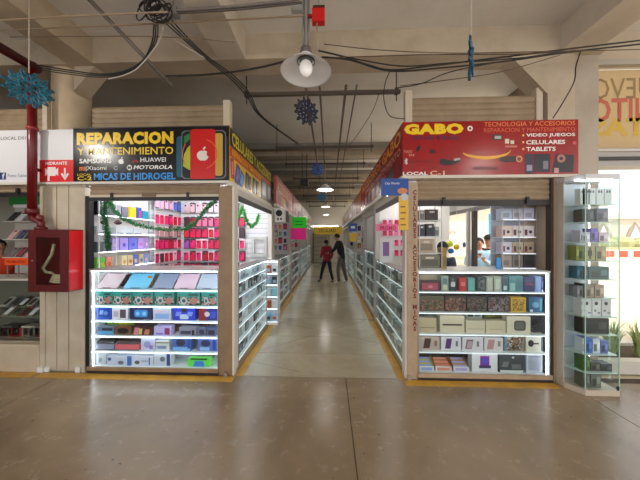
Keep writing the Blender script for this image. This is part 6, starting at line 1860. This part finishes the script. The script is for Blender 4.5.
person('person in black jacket and grey trousers with pale shoes in the aisle', PZ(341.5, 284.2, 0), math.radians(250), 1.76,
       {'spine': (0, -.03, 1.12), 'chest': (.02, -.08, 1.31), 'neck': (.03, -.12, 1.45), 'jaw': (.03, -.16, 1.50), 'skull': (.03, -.16, 1.585), 'crown': (.03, -.15, 1.645),
        'shl': (.19, -.07, 1.40), 'shr': (-.15, -.08, 1.39), 'ell': (.27, -.16, 1.16), 'wrl': (.22, -.36, 1.05), 'pal': (.21, -.42, 1.04), 'elr': (-.24, -.02, 1.12), 'wrr': (-.22, -.16, .94), 'par': (-.21, -.2, .90),
        'knl': (.13, -.08, .49), 'anl': (.15, -.04, .09), 'tol': (.16, -.19, .035), 'knr': (-.13, .04, .49), 'anr': (-.18, .14, .09), 'tor': (-.20, 0, .035)},
       (186, 140, 116), (20, 18, 18), (22, 20, 22), (96, 88, 80), (206, 200, 192), 'short')


def phone_in_hand(t, J, A, s):
    p = wm(t) @ J['pal']
    MB().box(p.x - .036, p.x + .036, p.y - .006, p.y + .004, p.z + .0, p.z + .14).build('phone', BLACK, t)


def place(px, ytop, Y, h):
    """standing spot whose head top shows at the given height."""
    p = PY(px, ytop, Y)
    return Vector((p.x, Y, 0)), p.z


spot, zt_ = place(479, 238, 5.0, 1.6)
person('dark-haired person in white and blue holding a phone beyond the red-signed stall', spot, math.radians(-20), zt_, {'elr': (-.24, -.06, 1.14), 'wrr': (-.10, -.24, 1.30), 'par': (-.06, -.27, 1.35), 'ell': (.24, -.06, 1.12), 'wrl': (.06, -.24, 1.24), 'pal': (.02, -.28, 1.28)},
       (206, 150, 124), (24, 20, 22), (170, 206, 226), (60, 70, 100), (40, 40, 44), 'long')
spot, zt_ = place(489, 236, 5.4, 1.6)
person('person in dark cap and black jacket beyond the red-signed stall', spot, math.radians(-70), zt_, {}, (190, 136, 110), (24, 20, 22), (34, 32, 36), (50, 50, 60), (40, 40, 44), 'cap')
spot, zt_ = place(443, 242, 4.1, 1.5)
spot.x = PY(443, 242, 4.1).x
person('dark-haired person behind the counter of red-signed stall', spot, math.radians(120), zt_, {}, (190, 140, 116), (26, 22, 24), (70, 80, 96), (50, 50, 60), (40, 40, 44), 'short')
spot, zt_ = place(-1, 240, 3.66, 1.5)
person('person in orange top at the edge of the far left stall', spot, math.radians(60), zt_, {}, (190, 140, 116), (24, 20, 20), (206, 60, 20), (40, 40, 50), (40, 40, 44), 'long')
# white counter and colourful toys beyond the red stall
ct = thing('service_counter', 'white service counter behind the red-signed stall opening', 'counter', (2.55, 4.6, 0))
MB().box(2.02, 2.38, 3.95, 4.80, 1.06, 1.11).build('counter_top', mat((232, 226, 220), .4), ct)
MB().box(2.06, 2.34, 3.98, 4.78, 0, 1.06).build('body', mat((190, 186, 180), .5), ct)
for k, (px, py, r, cc, nm) in enumerate(((449.5, 244, .06, (226, 236, 60), 'lime yellow'), (451, 251, .05, (40, 130, 200), 'blue'), (456.5, 247, .05, (240, 200, 40), 'yellow'))):
    c_ = PY(px, py, 4.55)
    t_ = thing('plush_ball', '%s toy ball hanging beyond the red-signed stall counter' % nm, 'toy', c_, 0, 'hanging toy balls')
    MB().ball(c_, r).build('ball', mat(cc, .6), t_, True)
    MB().tube([c_ + Vector((0, 0, r * .9)), Vector((c_.x, c_.y, 2.3995))], .002, 5).build('string', WHITE, t_)
o = thing('round_badge', 'round pale blue badge on the grey post beyond the counter', 'badge', PY(462.5, 245, 4.4))
cfr = Fr((2.398, 4.62, 0), -math.pi / 2)
zb = PY(462.5, 245, 4.4).z
MB().fdisc(cfr, .1, zb, .05, .05, -.006, 0, 18).build('disc', mat((120, 130, 190), .5), o)
MB().fdisc(cfr, .1, zb, .03, .03, -.009, 0, 18).build('centre', mat((60, 70, 140), .5), o)

# ================================================================== CEILING FITTINGS
SHADE = mat((244, 244, 246), .35)


def pendant(label, c, r, zc, power, emit, drop=None):
    t = thing('pendant_lamp', label, 'lamp', c, 0, 'industrial dish lamps')
    x, y, z = c
    k = r / .22
    prof = [(.055 * k, .145 * k), (.075 * k, .12 * k), (.10 * k, .10 * k), (.17 * k, .045 * k), (.22 * k, 0), (.225 * k, -.004), (.214 * k, .0), (.165 * k, .04 * k), (.095 * k, .092 * k), (.05 * k, .10 * k)]
    MB().lathe(prof, c, 40).build('dish_shade', SHADE, t, True)
    MB().lathe([(.001, .21 * k), (.05 * k, .20 * k), (.055 * k, .145 * k), (.05 * k, .10 * k), (.001, .10 * k)], c, 20).build('socket_housing', mat((120, 118, 116), .4, .4), t, True)
    MB().lathe([(.001, .10 * k), (.075 * k, .098 * k), (.078 * k, .085 * k), (.07 * k, .08 * k)], c, 24).build('collar_ring', mat((110, 108, 108), .4), t, True)
    MB().ball((x, y, z + .035 * k), .058 * k, .058 * k, .066 * k, 18, 12).build('bulb', mat((250, 246, 240), .3, emit=emit), t, True)
    MB().tube([(x, y, z + .2 * k), (x, y, zc)], .012, 8).build('hanger_rod', ALU, t)
    if power:
        ld = bpy.data.lights.new('lamp_light', 'POINT'); ld.energy = power; ld.color = (1.0, .95, .87); ld.shadow_soft_size = .05
        lo = bpy.data.objects.new('lamp_light', ld); COL.objects.link(lo); lo.parent = t; lo.location = (0, 0, -.06)
    return t


def pz(px, py, depth):
    r = _ray(px, py)
    k = depth / 1.0
    return Vector((r[0] * k, r[1] * k, EYE + r[2] * k))


PW = 40
pendant('white dish lamp hanging nearest over the aisle mouth', pz(306, 72, 2.2), .22, 3.999, 0, .35)
pendant('white dish lamp second along the aisle below the blue snowflake', pz(325, 190, 6.5), .22, 4.0, 14, 8.0)
pendant('white dish lamp third along the aisle', pz(325.5, 207, 12.0), .22, 4.0, 14, 10.0)
pendant('glowing dish lamp at the far end of the aisle', pz(326, 215, 14.8), .20, 4.0, 10, 10.0)
pendant('dish lamp over the hall before the repair stall sign', (-3.86, 1.63, 3.1), .22, 4.0, PW, 30.0)
pendant('added unseen dish lamp over the hall behind the viewer', (-.3, -1.4, 3.1), .22, 4.0, PW, 8.0)  # fill lamp added out of view to light the hall
pendant('added unseen dish lamp over the hall on the daylight side', (3.0, .6, 3.1), .22, 3.7, 22, 8.0)  # lamp added out of view for a highlight on the red sign

# vertical conduit drop beside the nearest lamp
cd = thing('conduit_drop', 'grey conduit cluster dropping to the nearest dish lamp', 'conduit', pz(305, 30, 2.25))
for px in (303.5, 306.0, 308.5):
    a = pz(px, 45, 2.42); b_ = Vector((a.x, a.y, 4.0))
    MB().tube([a, b_], .011 if px != 306 else .016, 8).build('conduit', mat((140, 138, 138), .4, .3), cd, True)
MB().box(*(lambda p: (p.x - .05, p.x + .05, p.y - .02, p.y + .02, p.z - .03, p.z + .03))(pz(297, 9, 2.3))).build('junction_box', mat((170, 168, 164), .4), cd)
for s_ in (-1, 1):
    MB().tube([pz(306 + s_ * .8, 46, 2.25), pz(306 + s_ * 4.5, 57, 2.22)], .006, 6).build('hanger_arm', mat((60, 56, 54), .4), cd)
al = thing('alarm_box', 'small red fire alarm box by the nearest dish lamp', 'alarm box', pz(318.5, 16, 2.3))
p = pz(318.5, 16, 2.3)
MB().box(p.x - .058, p.x + .058, p.y - .03, p.y + .03, p.z - .068, p.z + .05).build('box', mat((206, 20, 20), .35), al)
MB().box(p.x - .05, p.x + .058, p.y - .032, p.y + .03, p.z + .05, p.z + .072).build('lid', mat((70, 40, 34), .4), al)
MB().box(p.x - .10, p.x - .058, p.y - .012, p.y + .012, p.z - .012, p.z + .012).build('nipple', mat((150, 24, 24), .4), al)
MB().tube([(p.x - .015, p.y, p.z - .068), (p.x - .012, p.y, p.z - .34)], .009, 8).build('drop_pipe', mat((170, 150, 130), .4), al, True)
MB().tube([(p.x, p.y, p.z + .07), (p.x, p.y, 4.0)], .008, 6).build('hanger_rod', ALU, al)

# long thin conduits crossing under the ceiling
def run(nm, label, pts, r, cc, cat='conduit', group=None, n=8, met=.0):
    P = [pz(a, b_, d) for a, b_, d in pts]
    if len(P) > 2:   # smooth
        Q = []
        for i in range(len(P) - 1):
            p0 = P[max(i - 1, 0)]; p1 = P[i]; p2 = P[i + 1]; p3 = P[min(i + 2, len(P) - 1)]
            for k in range(6):
                t_ = k / 6
                Q.append(.5 * ((2 * p1) + (p2 - p0) * t_ + (2 * p0 - 5 * p1 + 4 * p2 - p3) * t_ * t_ + (3 * p1 - p0 - 3 * p2 + p3) * t_ ** 3))
        Q.append(P[-1]); P = Q
    o = MB().tube(P, r, n).build(nm, mat(cc, .5, met), None, True)
    return tag(o, label, cat, group)


GC = 'thin conduits under the ceiling'
run('conduit', 'thin pale conduit highest under the ceiling above the repair sign', [(-20, 21.5, 2.38), (75, 16, 2.33), (168, 12, 2.29)], .008, (170, 146, 120), group=GC)
run('conduit', 'thin pale conduit second under the ceiling above the repair sign', [(-20, 31.5, 2.48), (75, 27, 2.43), (170, 23, 2.40), (310, 15.5, 2.32)], .007, (150, 126, 100), group=GC)
run('conduit', 'thin tan conduit third under the ceiling above the repair sign', [(10, 37, 2.55), (150, 36.5, 2.55), (235, 42, 2.58)], .005, (130, 106, 84), group=GC)
run('conduit', 'grey conduit running to the junction box, upper of two', [(176, 10.5, 2.27), (240, 6, 2.23), (300, -1, 2.17)], .011, (120, 112, 108), group=GC)
run('conduit', 'grey conduit running to the junction box, lower of two', [(178, 13, 2.29), (240, 9, 2.25), (302, 2.5, 2.2)], .010, (96, 86, 82), group=GC)
run('conduit', 'thick grey slanting conduit over the repair stall', [(84, -6, 2.36), (172, 86, 2.86)], .021, (116, 110, 104), met=.2)
BC = 'black cables strung under the ceiling'
CB = (24, 21, 20)
for k in range(3):
    run('cable', 'sagging black cable above the repair sign, %s of three' % ORD[k], [(38, 65 + k * 2.2, 2.75 - .03 * k), (68, 70 + k * 2, 2.72 - .03 * k), (100, 74 + k * 1.6, 2.7 - .03 * k), (125, 71 + k * 1.5, 2.68 - .03 * k), (143, 60 + k * 2, 2.66 - .03 * k), (152 + 2 * k, 42, 2.6 - .03 * k), (154 + 2 * k, 24, 2.5 - .03 * k)], .007 - .0008 * k, CB, 'cable', BC)
run('cable', 'pale cable along the sagging black ones', [(108, 79, 2.56), (125, 75, 2.54), (140, 66, 2.52), (158, 43, 2.46), (163, 27, 2.38)], .006, (190, 180, 170), 'cable', BC)
for k in range(3):
    run('cable', 'black cable slanting down towards the aisle, %s of three' % ORD[k], [(160 + 5 * k, 18, 2.5), (180 + 3 * k, 36, 2.6), (205 + k, 58 - k, 2.75), (232 + k, 80 - 2 * k, 2.92 - .03 * k), (248 + k, 98 - 2 * k, 3.15 - .03 * k), (262 + k, 118, 3.7 - .03 * k), (300 + k, 146, 5.0 - .05 * k)], .007, CB, 'cable', BC)
run('cable', 'thin white cable slanting beside the black ones', [(160, 30, 2.55), (178, 42, 2.62), (196, 53, 2.7), (205, 58, 2.75)], .006, (200, 190, 180), 'cable', BC)
run('cable', 'black cable from the sagging bundle to the nearest lamp', [(166, 76, 2.75), (200, 75, 2.7), (232, 72, 2.6), (262, 67, 2.5), (290, 60, 2.35)], .009, CB, 'cable', BC)
for k, pts in enumerate((
    [(316, 50, 2.4), (345, 57, 2.5), (368, 65, 2.55), (392, 70, 2.6), (430, 66, 2.62), (480, 60, 2.65), (560, 50, 2.58), (660, 38, 2.6)],
    [(322, 57, 2.4), (350, 60, 2.5), (390, 71, 2.6), (440, 68, 2.62), (500, 62, 2.65), (570, 52, 2.58), (660, 42, 2.6)],
    [(324, 44, 2.5), (380, 50, 2.6), (450, 53, 2.65), (520, 52, 2.58), (660, 49, 2.6)],
    [(325, 58, 2.5), (380, 56, 2.6), (430, 54.5, 2.62), (520, 54, 2.58), (580, 50, 2.58)],
    [(346, 57, 2.5), (400, 66, 2.6), (450, 63, 2.65), (520, 58, 2.58), (560, 52, 2.58)],
    [(395, 88, 3.0), (420, 84, 2.58), (450, 72, 2.58), (500, 62, 2.58), (570, 52, 2.58)],
    [(400, 86, 3.0), (440, 81, 2.58), (500, 72, 2.58), (560, 55, 2.58)])):
    pts = [(a, b_, d - .03 * k) for a, b_, d in pts]
    run('cable', 'cable strung over the red sign, %s of the bundle' % ORD[k], pts, (.008, .008, .004, .005, .006, .005, .004)[k], CB if k not in (2, 3, 6) else (84, 66, 50), 'cable', BC)
run('cable', 'cable hanging down past the square column to the red sign', [(581, 50, 2.72), (576, 66, 2.72), (574, 82, 2.72), (562, 104, 2.74), (553, 118, 2.76)], .006, CB, 'cable', BC)
run('cable', 'short black cable hanging by the cladding post of the red sign', [(390, 71, 2.56), (385, 84, 2.7), (384, 100, 2.85), (390, 116, 2.95), (407, 119, 2.98)], .005, CB, 'cable', BC)
run('cable', 'thin cable slanting from the strut towards the aisle', [(379, 93.3, 3.25), (372, 112, 3.8), (358, 134, 4.7), (348, 146.8, 5.2)], .005, CB, 'cable', BC)

# tangle of wire coils
tg = thing('wire_coil', 'tangled black wire coils hanging from the ceiling beam', 'wire coil', pz(155, 8, 2.45))
for k in range(11):
    c_ = pz(151 + RND.uniform(-12, 13), 8 + RND.uniform(-5, 7), 2.33); rr = RND.uniform(.05, .11)
    ax = Vector((RND.gauss(0, .3), 1, RND.gauss(0, .3))).normalized(); e = ax.orthogonal().normalized(); g = ax.cross(e)
    MB().tube([c_ + (e * math.cos(a * math.pi / 9) + g * math.sin(a * math.pi / 9) * .8) * rr for a in range(18)], .006, 6, True).build('wire_loop', mat(CB, .5), tg, True)
MB().tube([pz(150, 8, 2.33), (pz(150, 8, 2.33).x, pz(150, 8, 2.33).y, 3.999)], .01, 6).build('hook_rod', DARK, tg)
jb = thing('junction_box', 'grey junction box beside the wire coils', 'junction box', pz(173, 13, 2.42))
p = pz(173, 13, 2.42)
MB().box(p.x - .055, p.x + .055, p.y - .03, p.y + .03, p.z - .04, p.z + .035).build('box', mat((150, 146, 146), .4), jb)
MB().box(p.x - .045, p.x + .045, p.y - .034, p.y - .03, p.z - .03, p.z + .025).build('cover', mat((170, 166, 164), .4), jb)
MB().tube([(p.x, p.y, p.z + .03), (p.x, p.y, 4.0)], .008, 6).build('hanger_rod', ALU, jb)

# struts across the aisle on hanger rods
for k, (y, z) in enumerate(((3.30, 3.51), (5.25, 3.51), (6.4, 3.5), (7.8, 3.46), (9.2, 3.44), (10.8, 3.42), (12.4, 3.40), (14.0, 3.38))):
    t = thing('strut_channel', 'dark steel strut across the aisle, %s from the hall' % ORD[k], 'strut', (-.1, y, z), 0, 'struts across the aisle')
    MB().box(LX - .02, RX + .05, y - .022, y + .022, z - .022, z + .022).build('channel', mat((88, 76, 68), .5, .2), t)
    for x in (LX + .0, RX + .0):
        MB().tube([(x, y, z - .12), (x, y, 4.0)], .008, 6).build('hanger_rod', mat((70, 58, 50), .5), t)
        MB().box(x - .025, x + .025, y - .028, y + .028, z - .03, z + .03).build('clamp', mat((70, 58, 50), .5), t)
# pipes running down the aisle above the struts
for k, (x, r) in enumerate(((-.30, .018), (-.12, .014), (.22, .018), (.36, .012))):
    o = MB().tube([(x, 3.25, 3.56 + .006 * k), (x, 15.5, 3.46)], r, 8).build('ceiling_pipe', mat((110, 96, 86), .5), None, True)
    tag(o, 'long pipe down the aisle above the struts, %s from the repair side' % ORD[k], 'pipe', 'pipes down the aisle')
# darker roof ribs further on
for k in range(12):
    y = 6.3 + k * .85
    MB().box(-8.9, 3.0, y, y + .10, 3.86, 4.0).build('roof_rib', RIBM, ceiling)
bx_ = thing('ceiling_speaker', 'dark box bracketed under the ceiling beside the aisle snowflake', 'speaker', PY(304, 182, 6.5))
p = PY(304.5, 182, 6.5)
MB().box(p.x - .1, p.x + .1, 6.4, 6.6, p.z - .09, p.z + .06).build('box', BLACK, bx_)
for s_ in (-1, 1):
    MB().tube([(p.x + s_ * .06, 6.5, p.z + .05), (p.x + s_ * .06, 6.5, 3.8)], .012, 6).build('bracket_rod', DARK, bx_)

# hanging snowflakes
PETAL = {}


def snowflake(label, c, R_, rz, m1, m2, zc, flat=1.0):
    t = thing('snowflake_ornament', label, 'snowflake', c, rz, 'hanging paper snowflakes')
    z = Fr((0, 0, 0))
    for ring, (n, r0, r1, ww) in enumerate(((6, .04, .46, .13), (12, .42, .80, .10), (12, .70, 1.0, .07))):
        key = (ring, R_, m1.name, m2.name)
        if key not in PETAL:
            L = (r1 - r0) * R_; W2 = ww * R_ * 1.25
            pts = []
            for i in range(14):
                a = 2 * math.pi * i / 14
                pts.append((W2 * math.sin(a) * (.75 + .25 * math.cos(a)), 0, r0 * R_ + L / 2 - L / 2 * math.cos(a)))
            b = MB(); b.tube(pts, R_ * .06, 5, True)
            me = bpy.data.meshes.new('petal'); me.from_pydata([tuple(p) for p in b.v], [], b.f); me.materials.append(m1 if ring != 1 else m2); PETAL[key] = me
        for k in range(n):
            o = bpy.data.objects.new('petal', PETAL[key]); COL.objects.link(o); o.parent = t
            o.rotation_euler = (RND.uniform(-.12, .12), 2 * math.pi * (k + (.5 if ring == 2 else 0)) / n, 0)
    cv = Vector(c)
    MB().tube([cv + Vector((0, 0, R_ * .9)), Vector((cv.x, cv.y, zc))], .004, 5).build('string', mat((200, 190, 180), .6), t)
    return t


NAVY = mat((14, 20, 42), .4, spec=.8); TEAL = mat((16, 84, 104), .35, spec=.8); TEAL2 = mat((30, 116, 140), .35, spec=.8); BLUE = mat((40, 84, 160), .4)
snowflake('navy snowflake hanging below the nearest dish lamp', pz(306.5, 111.5, 3.3), .176, math.radians(28), NAVY, mat((26, 38, 74), .4), 3.489)
snowflake('blue snowflake second along the aisle', pz(317.5, 169.5, 6.0), .15, .2, BLUE, mat((70, 110, 190), .4), 3.999)
snowflake('pale blue snowflake third along the aisle', pz(322, 197, 8.6), .15, .1, mat((60, 130, 190), .4), TEAL2, 3.999)
snowflake('large teal snowflake hanging before the round column', pz(29, 89, 2.35), .165, math.radians(50), TEAL, TEAL2, 3.999)
snowflake('blue snowflake seen edge-on above the red sign', pz(471, 58.5, 2.12), .163, math.radians(62), mat((26, 80, 112), .4), mat((38, 96, 130), .4), 3.999)
